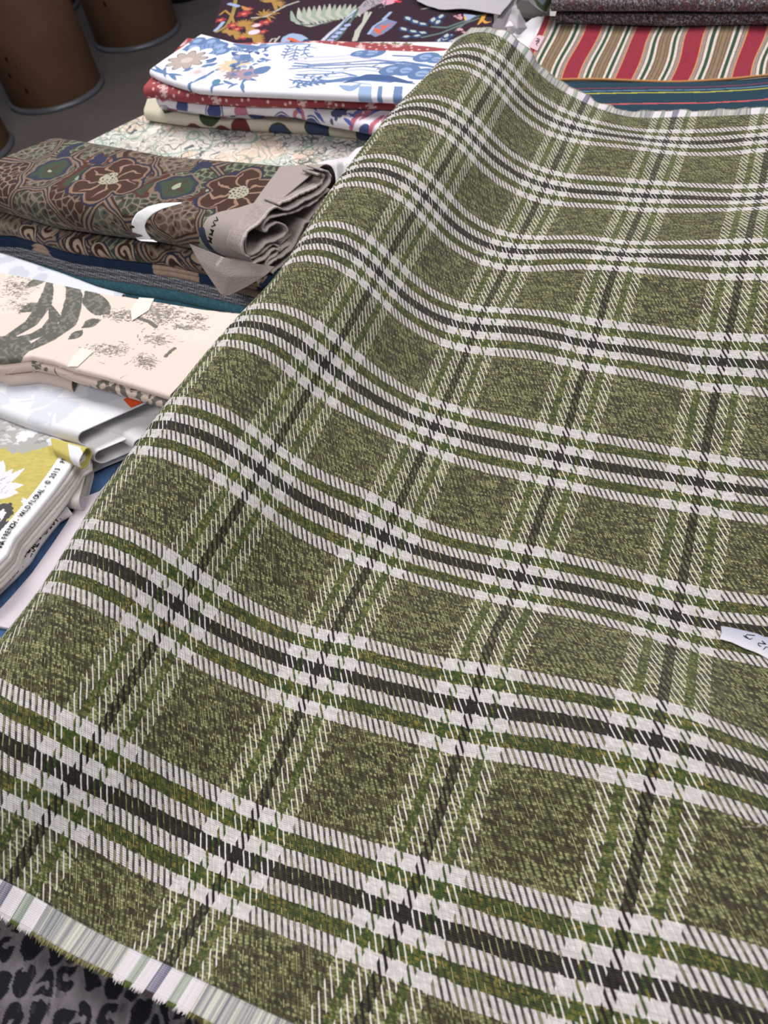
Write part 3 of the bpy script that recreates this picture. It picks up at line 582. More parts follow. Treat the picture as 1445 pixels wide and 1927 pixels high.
# ---------------------------------------------------------------- purple embroidered-look floral
def tex_g(c):
    c.blend(np.ones(len(c.Q), bool), (44, 18, 34)); s = c.stroke
    GD, RD, SG, BL, NV, LG, OR = (164, 126, 64), (150, 50, 58), (148, 160, 148), (150, 168, 200), (38, 62, 104), (176, 178, 166), (206, 96, 60)
    s([(408, 60), (426, 50), (434, 36), (441, 16), (444, -4)], .010, (150, 128, 70)); s([(426, 56), (440, 42), (436, 30), (424, 20), (414, 28)], .006, GD)
    for x, y, r in ((459, 26, .022), (466, 18, .016), (438, 48, .02), (446, 55, .018), (415, 38, .016), (458, 70, .02), (495, 60, .014), (500, 42, .02), (488, 46, .018), (486, 80, .018), (480, 58, .014)): c.blob(x, y, r*.72, RD, 5, .3); c.blob(x, y, r*.3, (214, 120, 90))
    for cx_, cy_, n_, L_ in ((462, 50, 11, 22), (475, 72, 14, 24), (440, 66, 8, 16), (512, 6, 12, 26), (428, 62, 6, 12), (500, 30, 4, 20)):
        for k in range(n_*2): a = -3.0+k*(4.4/n_/2)+random.uniform(-.1, .1); s([(cx_, cy_), (cx_+L_*.5*math.cos(a), cy_+L_*.35*math.sin(a)), (cx_+L_*math.cos(a+.2), cy_+L_*.62*math.sin(a+.2))], .0055, GD, taper=True)
    s([(474, 34), (500, 32), (520, 22), (540, 12), (562, 4)], .006, LG); s([(476, 38), (510, 26), (525, 26)], .005, GD); s([(405, 58), (414, 50), (420, 42)], .010, BL)
    c.blob(478, 61, .014, (220, 200, 214)); c.blob(482, 48, .010, (230, 190, 200)); s([(505, 84), (512, 74), (520, 74), (516, 82), (526, 70)], .004, LG); s([(455, 12), (463, 17), (474, 18)], .012, (190, 130, 80), taper=True)
    s([(432, 8), (448, 12)], .012, BL)
    # feathered palm leaf
    for k in range(13):
        x = 560+k*9; top = 10+abs(k-6)*1.3-(k > 8)*3
        s([(x+24-k*1.2, 48-k*1.2), (x+4, 34-k*.8), (x+2+k*.8, top-2)], .014, SG if k % 2 else LG, taper=True)
    s([(548, 26), (560, 44), (585, 50), (615, 44), (650, 34)], .012, LG, taper=True); s([(552, 34), (570, 48), (600, 48), (630, 40)], .006, (80, 96, 92)); s([(548, 22), (552, 38), (566, 46)], .012, SG, taper=True)
    s([(602, 84), (620, 66), (645, 46), (670, 22)], .010, (190, 190, 208)); s([(610, 84), (635, 60), (655, 36), (676, 20)], .005, (96, 126, 150)); s([(628, 82), (645, 64), (662, 40), (676, 18)], .007, (78, 104, 100))
    for k in range(5): c.blob(622+k*8, 78-k*7, .008, (160, 168, 206))
    # bird
    c.fill([(673, 29), (676, 16), (684, 6), (700, -6), (725, -10), (735, 2), (720, 8), (708, 13), (695, 20), (682, 29)], (160, 150, 158)); c.fill([(716, 6), (728, 0), (742, -3), (750, 4), (738, 10), (724, 13)], (214, 150, 170)); s([(745, 5), (752, 6)], .01, (200, 50, 60))
    for k in range(14): s([(684+k*3, 6+random.uniform(-4, 12)), (688+k*3, 4+random.uniform(-4, 12))], .003, (110, 108, 118))
    s([(666, 78), (672, 60), (684, 46), (690, 26)], .008, LG); s([(670, 78), (677, 60), (687, 44), (698, 26)], .006, LG)
    c.fill([(696, 66), (700, 58), (712, 50), (728, 38), (748, 44), (736, 56), (722, 66), (706, 72)], (120, 126, 160)); 
    for P in ([(702, 62), (716, 60), (730, 50)], [(708, 56), (712, 62), (716, 68)], [(716, 50), (724, 54), (738, 46)], [(712, 60), (704, 56)]): s(P, .008, OR, taper=True)
    s([(722, 38), (729, 32), (735, 26)], .008, BL); s([(694, 66), (704, 52), (726, 38)], .007, BL)
    s([(536, 82), (540, 72), (548, 68), (560, 70), (570, 76), (574, 84)], .022, BL); s([(544, 74), (556, 78), (562, 84)], .010, OR); s([(576, 78), (590, 84)], .014, NV)
    # blue leaf sprays right
    s([(812, 52), (840, 54), (870, 44), (896, 34), (925, 26)], .007, (92, 112, 108)); s([(795, 72), (830, 64), (866, 50), (900, 38)], .007, (92, 112, 108)); s([(858, 60), (870, 50), (890, 36)], .006, (92, 112, 108))
    for x, y, a in ((768, 38, .9), (782, 44, .7), (796, 48, .5), (815, 40, -1.3), (824, 44, -1.2), (830, 34, -1.1), (760, 58, .7), (778, 62, .5), (796, 64, .3), (765, 72, -.1), (785, 70, -.1), (828, 78, -1.0), (838, 76, -.9), (846, 70, -.4), (852, 80, -.2), (840, 70, -1.2)):
        s([(x-9*math.cos(a), y-6*math.sin(a)), (x, y), (x+9*math.cos(a), y+6*math.sin(a))], .020, NV, taper=True); s([(x-6*math.cos(a), y-1-4*math.sin(a)), (x, y-1), (x+6*math.cos(a), y-1+4*math.sin(a))], .010, (176, 184, 178), taper=True)
    c.fill([(790, 20), (812, 12), (836, 2), (862, 4), (850, 14), (826, 16)], (150, 162, 152)); c.fill([(850, 14), (866, 6), (886, 8), (872, 14)], (190, 160, 166))
    c.fill([(872, 28), (896, 32), (884, 40), (876, 42)], BL); c.fill([(872, 30), (877, 36), (878, 42), (874, 40)], (220, 170, 90)); s([(899, 50), (906, 42), (912, 30), (922, 26)], .009, (208, 150, 60), taper=True); s([(908, 40), (914, 46), (924, 44)], .008, (208, 150, 60), taper=True)
    for k in range(16): c.blob(856+random.uniform(0, 14)+(k % 2)*6, 30+random.uniform(0, 10)+(k % 2)*26, .0035, (200, 150, 160))
cloth('folded_fabric', [fold([(438, -70), (700, -78), (930, -74)], [(400, 60), (415, 69), (440, 76), (480, 85), (560, 93), (700, 97), (760, 96), (860, 102), (925, 86)], .862, .085, 560, 260, .002, 5, 2)], .862, tex_g, 'dark plum folded fabric with embroidered leaves and a pink bird')

# ---------------------------------------------------------------- odds and ends at the top centre
z = .872
sheet('sheer_fabric', [[a3(770, -46, z), a3(860, -52, z+.01), a3(985, -60, z)], [a3(778, -12, z), a3(870, -14, z+.012), a3(974, -18, z+.004)], [a3(785, 4, z), a3(868, 10, z+.006), a3(962, 2, z+.003)], [a3(825, 18, z-.002), a3(890, 19, z+.002), a3(941, 29, z)]], flat((176, 170, 178)), z, 'lilac grey sheer fabric draped over the plum floral', mat=COARSE, wave=.002)
sheet('folded_fabric', [[a3(955, -40, .868), a3(985, -40, .868)], [a3(944, 22, .866), a3(964, 14, .866)], [a3(922, 55, .862), a3(952, 58, .862)], [a3(918, 66, .83), a3(950, 70, .83)]], flat((122, 116, 122)), .866, 'dark grey folded strip of fabric beside the plum floral', mat=COARSE)
cr = sheet('crumpled_fabric', [[a3(970, 0, .86), a3(985, 12, .855), a3(996, 24, .84)], [a3(962, 20, .885), a3(976, 20, .875), a3(992, 38, .85)], [a3(955, 40, .87), a3(972, 48, .885), a3(1000, 58, .86)], [a3(944, 62, .85), a3(976, 74, .86), a3(1000, 82, .84)]], flat((184, 178, 184)), .87, 'crumpled off-white fabric between the plum floral and the striped one', mat=COARSE, wave=.006)
sheet('tag', [[a3(958, 40, .892), a3(961, 41, .892)], [a3(950, 52, .889), a3(968, 50, .889)]], flat((216, 208, 224)), .89, 'small white triangular paper tag', cr, na=6, nb=6, wave=0)
keep(cr)
dk = sheet('folded_fabric', [[a3(972, 0, .86), a3(1036, 4, .86)], [a3(974, 22, .87), a3(1034, 32, .87)], [a3(982, 34, .862), a3(1034, 42, .86)], [a3(984, 60, .80), a3(1024, 60, .80)]], flat((74, 70, 68)), .86, 'charcoal folded fabric in the gap behind the striped cloth', mat=COARSE)
def p_bag(c):
    c.blend(np.ones(len(c.Q), bool), (206, 206, 210)); c.blob(1020, 0, .04, (96, 122, 56), 5, .3); c.blob(1024, -6, .02, (60, 90, 40)); c.blob(1018, 8, .018, (140, 168, 180))
sheet('plastic_bag', [[a3(985, -40, .93), a3(1020, -44, .95), a3(1060, -40, .93)], [a3(990, -4, .92), a3(1020, -4, .945), a3(1050, -6, .92)], [a3(1004, 8, .90), a3(1022, 14, .915), a3(1040, 4, .90)], [a3(1020, 22, .88), a3(1029, 23, .882), a3(1036, 17, .88)]], p_bag, .93, 'white plastic bag with a green print behind the grey tweed', cat='bag', wave=.004)
sheet('frayed_fabric', [[a3(1000, 36, .868), a3(1012, 33, .868), a3(1030, 35, .868)], [a3(978, 54, .868), a3(1000, 58, .868), a3(1012, 66, .868)], [a3(958, 70, .866), a3(980, 88, .866), a3(1000, 104, .866)]], flat((226, 224, 230)), .868, 'white cloth with a frayed edge peeking out under the striped fabric', mat=COARSE, wave=.0015)
# tweed cushions
def p_tweed(c):
    n1_ = vnoise(c.Q, 520, 5); n2_ = vnoise(c.Q, 760, 6); n3_ = vnoise(c.Q*np.array([1, .3]), 300, 7)
    c.blend(np.ones(len(c.Q), bool), (92, 82, 84)); c.blend(n1_ > .66, (160, 154, 160)); c.blend(n2_ < .36, (48, 42, 44)); c.blend((n3_ > .74), (104, 66, 64), .7); c.blend((n1_ < .16), (130, 132, 146))
cloth('folded_fabric', [fold([(1052, 10), (1470, 2)], [(1046, 25), (1060, 22), (1250, 27), (1480, 24)], .899, .018, 420, 60, .0012, 4, 2, nf=30)], .899, p_tweed, 'grey and maroon tweed fabric roll just behind the striped cloth', mat=COARSE)
cloth('folded_fabric', [fold([(1046, -60), (1470, -60)], [(1038, -7), (1200, -8), (1480, -10)], .932, .024, 420, 90, .0012, 4, 3, nf=34)], .932, p_tweed, 'grey and maroon tweed fabric roll, the upper one at the top edge', mat=COARSE)
# striped fabric
STR = [(.145, (138, 36, 54)), (.165, (204, 132, 84)), (.225, (142, 128, 120)), (.235, (92, 36, 44)), (.285, (204, 192, 182)), (.345, (44, 70, 52)), (.390, (204, 192, 182)), (.43, (114, 92, 74)), (.445, (136, 118, 92)), (.475, (108, 88, 70)), (.5, (132, 114, 90))]
NXs, NYs = 900, 60
far_s = [(1021, 34), (1122, 40), (1217, 46), (1318, 44), (1429, 40), (1484, 38)]; near_s = [(969, 152), (1071.5, 154), (1171, 155), (1277, 155), (1393.5, 151), (1452, 146)]
def kresample(P, ks, n): k = np.linspace(ks[0], ks[-1], n); P = np.array(P); return np.stack([np.interp(k, ks, P[:, 0]), np.interp(k, ks, P[:, 1])], 1), k
ks = [0, 1, 2, 3, 4, 4.52]; Pf, kk = kresample(far_s, ks, NXs); Pn_, _ = kresample(near_s, ks, NXs)
zs = .873; A = np.array([at(x, y, zs) for x, y in Pn_]); B = np.array([at(x, y, zs) for x, y in Pf]); rows = []
for s_ in np.linspace(0, 1, NYs):
    P = B*(1-s_)+A*s_; bow = .0035*np.sin(s_*math.pi*2)*np.sin(kk*1.6+.5); P[:, 0] += bow; P[:, 2] += .002*np.sin(s_*5+kk*2); rows.append(P)
V = np.array(rows).reshape(-1, 3); d = np.abs(((kk+.5) % 1)-.5); col = np.zeros((NXs, 3)); prev = 0
for lim, c_ in STR: col[(d >= prev) & (d <= lim)] = c_; prev = lim
cc = np.tile(col, (NYs, 1)); cc *= (.93+.14*vnoise(V[:, :2], 500, 3))[:, None]
cc.reshape(NYs, NXs, 3)[:, :8] = (222, 218, 216); cc.reshape(NYs, NXs, 3)[-1] = (196, 140, 92)
ss = tag(mesh_obj('striped_fabric', V, gridfaces(NYs, NXs), PRINT, None, col=cc, solid=.004), 'red, cream, green and brown striped fabric at the top right', 'fabric')
V = [a3(1009, 65, .8785), a3(1025, 69, .8785), a3(1011, 96, .8785), a3(995, 88, .8785)]
pt = mesh_obj('paper_label', V, [(0, 1, 2, 3)], plain('label_pink', (206, 174, 184), var=.03), ss, False, solid=.0004); tag(pt, 'small pale pink paper label')
V, Fc, _ = strands([[a3(1008, 78, .8797), a3(1012, 76, .8797), a3(1013, 80, .8797), a3(1009, 82, .8797), a3(1011, 86, .8797)], [a3(1010, 72, .8797), a3(1015, 74, .8797), a3(1013, 79, .8797)]], [(0, 0, 0)]*2, .0009); mesh_obj('printed_mark', V, Fc, ink, ss)
keep(ss)
def p_navy(c):
    c.blend(np.ones(len(c.Q), bool), (26, 54, 70)); c.col *= (.9+.2*vnoise(c.Q, 400, 2))[:, None]
    for y0, y1, w_, col in ((167, 165, .0035, (112, 48, 74)), (172, 169, .003, (92, 124, 150)), (176.5, 173, .0036, (168, 168, 62)), (197, 194, .004, (186, 84, 84))): c.stroke([(1080, y0+2), (1200, y0), (1330, y0-2), (1400, y0-6), (1475, y0-12)], w_, col)
cloth('folded_fabric', [fold([(1060, 155), (1171, 156.5), (1277, 156.5), (1393, 152), (1475, 144)], [(1070, 250), (1475, 250)], .8715, .010, 500, 110, .0006, nr=4)], .8715, p_navy, 'dark teal fabric with thin red and yellow lines in front of the stripes')

# ---------------------------------------------------------------- leopard cloth in front
def p_leo(c):
    n = vnoise(c.Q*np.array([1, .35]), 300, 2); c.col[:] = np.array((98, 92, 97))*(.86+.28*n[:, None])
    Qw = c.Q+np.stack([vnoise(c.Q, 120, 7), vnoise(c.Q, 120, 8)], 1)*.005
    idn, d1, d2, v_ = worley(Qw, 56, 21, .5, .8); th = np.arctan2(v_[:, 1], v_[:, 0]); ring = (d1 > .09+.05*idn) & (d1 < .45+.06*np.sin(3*th+idn*6)) & (d2-d1 > .10); gap = np.sin(th*1.0+idn*9) > .93
    c.blend(ring & ~gap, (20, 20, 27)); c.blend((idn < .22) & (d1 < .3), (20, 20, 27)); c.blend((vnoise(c.Q*np.array([1, .2]), 500, 9) > .86), (60, 54, 60), .6)
cloth('folded_fabric', [fold([(-700, 1380), (-160, 1600), (200, 1680), (560, 1830)], [(-900, 2080), (700, 2180)], .882, .11, 560, 320, .002, 4, 5, nf=80)], .882, p_leo, 'grey fabric with black leopard spots under the near corner of the plaid', mat=COARSE)
# ---------------------------------------------------------------- the brown ornamental stack
base_near = [(-140, 338), (0, 342), (100, 368), (200, 379), (300, 390), (400, 408), (480, 424)]
def shifted(z, off, dz=0., cut=None, right=None, left=0.):
    """near line of a lower layer: follows the stack's front, off metres further out"""
    A = np.array([at(x, y, .95) for x, y in base_near]); A = resample(A, 60); d = np.gradient(A[:, :2], axis=0); n = np.stack([d[:, 1], -d[:, 0]], 1); n /= np.linalg.norm(n, axis=1)[:, None]
    A[:, :2] += n*off; A[:, 2] = z
    if right: e = A[-1]-A[-2]; e[2] = 0; e /= np.linalg.norm(e); A = np.vstack([A, A[-1]+e*right])
    return A
def back(A, depth): 
    B = A.copy(); d = np.gradient(A[:, :2], axis=0); n = np.stack([d[:, 1], -d[:, 0]], 1); n /= np.linalg.norm(n, axis=1)[:, None]; n[:] = n.mean(0); B[:, :2] -= n*depth; return B
TP = (156, 144, 140)
def ornate(c, seed=0, swirl=False):
    Q = c.Q; Qw = Q+np.stack([vnoise(Q, 40, 11+seed), vnoise(Q, 40, 12+seed)], 1)*.010
    BR, DK, NV, GR, LT, SG = (100, 82, 70), (62, 38, 30), (46, 50, 64), (66, 74, 60), (146, 128, 112), (100, 106, 92)
    c.blend(np.ones(len(Q), bool), BR); idn, d1, d2, v_ = worley(Qw, 12.5, 30+seed, .8); e = d2-d1
    c.blend(idn < .32, GR); c.blend((idn > .32) & (idn < .44), (112, 98, 84)); c.blend((idn > .44) & (idn < .58), (88, 92, 78)); c.blend(idn > .86, DK)
    i2, f1, f2, w_ = worley(Qw, 75, 40+seed); g = f2-f1; c.blend((g < .16) & (idn > .26) & (idn < .9), LT, .85); c.blend((g < .2) & (idn <= .26), (142, 146, 120), .8); c.blend((g < .16) & (idn >= .86), LT, .8)
    c.blend((f1 < .22) & (i2 > .35), DK, .9); c.blend((f1 < .2) & (i2 < .2), NV, .9)
    c.blend(e < .10, (136, 114, 98)); c.blend((e > .10) & (e < .16), DK); c.blend((e < .03), NV)
    if swirl:
        i3, q1, q2, w3 = worley(Qw, 22, 55+seed, .6); th = np.arctan2(w3[:, 1], w3[:, 0]); sp = np.sin(th+q1*22); c.blend((q1 < .42) & (i3 > .35), (168, 148, 128)); c.blend((q1 < .36) & (sp > 0) & (i3 > .35), DK); c.blend((q1 > .42) & (q1 < .48) & (i3 > .35), NV)
def medal(c, x, y, r, rot=0.):
    c.blob(x, y, r*1.18, (132, 110, 96), 8, .05, rot); c.blob(x, y, r*1.04, (50, 56, 72), 8, .05, rot); c.blob(x, y, r*.80, (62, 76, 58), 8, .06, rot)
    for k in range(4): a = rot+.5+k*1.57; o = c.w([(x, y)])[0]; c.stroke([o, o+np.array([math.cos(a), math.sin(a)])*r*.65], r*.2, (80, 58, 48), world=True, taper=True)
    c.blob(x, y, r*.14, (170, 176, 150))
def bigflower(c, x, y, r, rot=0.):
    c.blob(x, y, r*1.12, (40, 44, 64), 6, .14, rot); c.blob(x, y, r*1.02, (142, 114, 96), 6, .15, rot); c.blob(x, y, r*.93, (70, 44, 34), 6, .16, rot); o = c.w([(x, y)])[0]
    for k in range(9):
        a = rot+k*.7; c.stroke([o+np.array([math.cos(a), math.sin(a)])*r*.28, o+np.array([math.cos(a+.2), math.sin(a+.2)])*r*.6, o+np.array([math.cos(a-.1), math.sin(a-.1)])*r*.92], r*.085, (160, 128, 108), world=True, taper=True)
    c.blob(x, y, r*.30, (182, 176, 154)); 
    for k in range(18): a = k*2.4; q = r*.27*math.sqrt((k+.5)/18); c.blob(None, o+np.array([math.cos(a), math.sin(a)])*q, r*.028, (60, 60, 50))
def tex_d(c):
    ornate(c)
    Q_ = c.Q; c.Q = Q_+(np.stack([vnoise(Q_, 55, 91), vnoise(Q_, 55, 92)], 1)-.5)*.012+(np.stack([vnoise(Q_, 160, 93), vnoise(Q_, 160, 94)], 1)-.5)*.0022
    # diamonds and panels traced from the cloth
    for P in ([(112, 352), (160, 312), (196, 334), (160, 356)], [(252, 362), (300, 340), (318, 330), (300, 352), (268, 374)], [(358, 380), (402, 346), (430, 358), (395, 378)]): c.fill(P, (64, 74, 56)); c.stroke(P+[P[0]], .008, (84, 46, 34)); c.blob(sum(p[0] for p in P)/4, sum(p[1] for p in P)/4, .012, (150, 158, 140), 5, .3)
    for P in ([(160, 306), (190, 292), (214, 300), (190, 312)], [(402, 342), (440, 326), (462, 334), (436, 350)]): c.fill(P, (134, 116, 98)); c.stroke(P+[P[0]], .004, (90, 52, 40)); c.blob(sum(p[0] for p in P)/4, sum(p[1] for p in P)/4, .014, (46, 48, 78), 4, .2)
    for P in ([(118, 298), (138, 276), (146, 276)], [(356, 332), (384, 312), (392, 314)]): c.stroke(P, .016, (46, 52, 76))
    medal(c, 95, 322, .031, .2); medal(c, 332, 354, .031, .2); bigflower(c, 207, 340, .055, .3); bigflower(c, 450, 364, .054, .3)
    c.Q = Q_; c.col *= .88
    # plain backing where the cloth is turned over at the right end
    c.fill([(536, 300), (520, 326), (500, 352), (478, 383), (450, 392), (415, 400), (390, 411), (372, 424), (356, 450), (350, 640), (700, 640), (760, 300)], TP)
    w_ = vnoise(c.Q, 600, 3)
    c.stroke([(350, 620), (354, 470), (358, 446), (372, 424)], .012, (44, 50, 70))
bs = empty('folded_fabric', at(200, 500, .895)); tag(bs, 'thick folded brown fabric with flowers and medallions, taupe at its open end', 'fabric', 'brown ornamental bundle')
del bs['group']
far_d = [(-190, 455), (0, 325), (50, 290), (95, 263), (135, 268), (300, 299), (510, 318), (606, 314)]
far_d = [(-120, 300), (95, 263), (135, 268), (300, 299), (510, 318), (606, 314)]
near_d = base_near[1:]
V1 = fold([(94, 263), (135, 269), (300, 300), (510, 318), (604, 313)], [(-60, 326), (0, 338), (100, 364), (200, 377), (300, 388), (400, 406), (478, 420)], .95, .056, 620, 230, .002, 4, 3, nr=14, nf=110)
face_d = cloth('printed_face', [V1], .95, tex_d, None, PRINT, bs)
A2 = shifted(.890, .016); V2 = fold(back(A2, .22), A2, .890, .026, 620, 20, .003, 5, 6, nr=10, nf=60)
cloth('lower_fold', [V2], .893, lambda c: ornate(c, 5, True), 'lower fold with scroll pattern', PRINT, bs)
# open end: selvage edges seen end-on, each fold a ribbon of cloth running back into the stack
e0 = at(486, 452, .93); e1 = at(624, 322, .95); ed = (e1-e0)[:2]; ed /= np.linalg.norm(ed); en = np.array([ed[1], -ed[0]])
def onend(x, y, push=0.):
    c = np.array([(x-722.5)/FPX, (y-963.5)/FPX, 1.]); r = R @ c; o = np.array([0, 0, H0]); p0 = e0[:2]+en*push
    t_ = ((p0-o[:2]) @ en)/(r[:2] @ en); return o+r*t_
axis = np.array([-en[0], -en[1], 0.]) if en[0] > 0 else np.array([en[0], en[1], 0.])
def ribbon(name, P, depth, label=None, push=0., colr=TP, thick=.0028):
    W_ = np.array([onend(x, y, push) for x, y in P]); W_[:, 2] -= .004; W_ = smooth(resample(W_, 110), 4); rows = []
    wig = smooth(rng.normal(0, .0016, 110), 2)
    for k, s_ in enumerate(np.linspace(0, depth, 14)): Pk = W_+axis*s_+(axis*wig[:, None] if k == 0 else 0); rows.append(Pk)
    V = np.array(rows); n = len(V); cc = np.tile(np.array(colr, float), (V.shape[0]*V.shape[1], 1)); q = V.reshape(-1, 3); cc *= (.92+.16*vnoise(q[:, :2]+q[:, 2:3], 500, 4))[:, None]
    cc.reshape(n, 110, 3)[:2] = (186, 174, 170)
    o = mesh_obj(name, q, gridfaces(n, 110), COARSE, bs, col=cc, solid=thick)
    if label: tag(o, label)
    return o
ribbon('end_fold', [(604, 313), (618, 316), (624, 326), (620, 340), (608, 356), (592, 366), (570, 376), (552, 388), (535, 394), (520, 386), (508, 392), (496, 408), (484, 420), (468, 430), (459, 444), (455, 460), (460, 473), (470, 478)], .03, 'outermost taupe fold of the open end')
ribbon('end_fold', [(596, 322), (606, 320), (612, 328), (606, 342), (590, 352), (570, 360), (548, 372), (524, 382)], .03, push=-.004)
ribbon('end_fold', [(470, 476), (482, 470), (492, 458), (500, 450), (516, 448), (530, 440), (540, 430), (534, 420), (520, 416), (506, 424), (498, 436), (492, 430), (494, 414), (508, 402), (530, 398), (556, 392), (580, 380), (604, 364), (618, 350)], .06, push=-.003)
ribbon('end_fold', [(470, 480), (488, 474), (498, 462), (512, 452), (526, 458), (522, 470), (530, 462), (548, 452), (566, 430), (584, 404), (600, 384), (614, 366)], .06, push=-.006)
ribbon('end_fold', [(476, 508), (474, 494), (484, 486), (500, 480), (508, 468), (518, 462), (528, 466), (520, 478), (506, 484), (500, 496), (504, 508), (520, 500), (540, 484), (560, 462), (580, 430), (600, 400)], .06, push=-.002)
ribbon('end_fold', [(500, 510), (504, 492), (516, 482), (530, 478), (544, 466), (556, 450), (568, 424), (574, 412), (584, 410), (586, 420), (576, 440), (560, 466), (536, 492), (512, 512)], .06, push=.0)
# front of the lower taupe folds and the hanging corner
sheet('end_panel', [[a3(372, 464, .90), a3(430, 472, .90), a3(474, 480, .90)], [a3(380, 482, .885), a3(430, 492, .885), a3(478, 494, .887)], [a3(392, 500, .872), a3(440, 506, .872), a3(482, 508, .875)]], flat(TP), .88, None, bs, mat=COARSE)
sheet('hanging_corner', [[a3(357, 459, .918), a3(430, 488, .915), a3(518, 503, .905)], [a3(372, 488, .908), a3(428, 520, .902), a3(500, 519, .900)], [a3(404, 536, .888), a3(425, 545, .886), a3(462, 541, .888)], [a3(416, 554, .880), a3(422, 557, .878), a3(432, 556, .879)]], lambda c: (c.blend(np.ones(len(c.Q), bool), (136, 124, 120)), c.stroke([(428, 552), (470, 532), (512, 510)], .004, (178, 166, 162))), .86, 'loose triangular taupe corner hanging down', bs, mat=COARSE)
keep(bs)
txm = plain('print_black', (30, 28, 28), .8, var=.03)
hitD = caster(face_d)
glyphs('printed_text', 'MMXX', [hitD(x, y, .0) for x, y in ((396, 457), (399, 445), (402, 433), (406, 422), (412, 413))], 0, .95, txm, bs, .0022, up=(.1, -.7, .7)); keep(bs)
# white paper strip curling over the brown print
hitD = caster(face_d)
le = [(342, 383), (322, 384), (302, 385), (278, 391), (258, 402), (249, 417), (250, 434), (257, 447), (266, 453)]
re_ = [(343, 385), (324, 390), (306, 395), (290, 403), (278, 414), (273, 425), (277, 437), (286, 447), (296, 455)]
rowsp = [[hitD(x+(x2-x)*f, y+(y2-y)*f, .0022, .93) for (x, y), (x2, y2) in zip(le, re_)] for f in (0, .5, 1)]
sheet('paper_strip', rowsp, flat((222, 222, 224)), .95, 'white curved paper strip lying on the brown ornamental fabric', cat='paper', na=8, nb=60, solid=.0006)

# layers under the brown stack
def p_nv(c):
    c.blend(np.ones(len(c.Q), bool), (30, 48, 74)); idn, d1, d2, _ = worley(c.Q, 8, 61, .7); c.blend((d1 < .36) & (idn > .35), (176, 152, 132)); c.col *= (.92+.16*vnoise(c.Q, 500, 5))[:, None]
A_ = shifted(.8635, .020, right=.02); B_ = shifted(.8545, .022, right=.03)
cloth('folded_fabric', [fold(back(A_, .2), A_, .8635, .009, 300, 14, .003, 6, 1), fold(back(B_, .2), B_, .8545, .009, 300, 14, .002, 6, 2)], .86, p_nv, 'navy folded fabric with beige patches directly under the brown bundle')
def p_ch(c):
    Q = c.Q; u_ = Q[:, 0]*1.0+Q[:, 1]*.42; v_ = Q[:, 1]-Q[:, 0]*.42; zz = np.abs(((u_*60) % 1)-.5); st_ = ((v_*150+zz*3.2) % 1); c.blend(np.ones(len(Q), bool), (158, 160, 166)); c.blend(st_ < .45, (84, 84, 90))
A_ = shifted(.845, .022, right=.06); B_ = shifted(.834, .024, right=.08)
cloth('folded_fabric', [fold(back(A_, .2), A_, .845, .0108, 900, 20, .002, 5, 3, nr=10, nf=34), fold(back(B_, .2), B_, .834, .0108, 900, 20, .002, 5, 4, nr=10, nf=34)], .83, p_ch, 'grey and white chevron folded fabric between the navy and the teal ones')
A_ = shifted(.8225, .027, right=.12); B_ = shifted(.8035, .030, right=.14); D_ = shifted(.784, .033, right=.14)
cloth('folded_fabric', [fold(back(A_, .2), A_, .8225, .018, 240, 14, .002, 5, 5), fold(back(B_, .2), B_, .8035, .018, 240, 14, .001, 5, 6), fold(back(D_, .2), D_, .784, .018, 240, 14, .001, 5, 6)], .80, lambda c: (c.blend(np.ones(len(c.Q), bool), (68, 116, 130)), c.blend(vnoise(c.Q, 700, 2) > .6, (84, 134, 148))), 'teal folded fabric at the bottom of the brown stack')
# pleated white cloth between the bundle and the plaid
sheet('lace_fabric', [[a3(596, 306, .84), a3(625, 300, .85), a3(655, 296, .85), a3(672, 280, .85), a3(735, 268, .83)], [a3(606, 318, .855), a3(632, 308, .87), a3(646, 308, .86), a3(668, 304, .866), a3(715, 290, .83)], [a3(622, 345, .84), a3(634, 344, .85), a3(648, 342, .84), a3(662, 335, .845), a3(700, 325, .82)], [a3(624, 375, .80), a3(636, 372, .80), a3(650, 370, .80), a3(665, 362, .80), a3(700, 350, .80)]], flat((212, 208, 212)), .85, 'white pleated cloth squeezed between the taupe folds and the plaid', mat=COARSE, wave=.003)

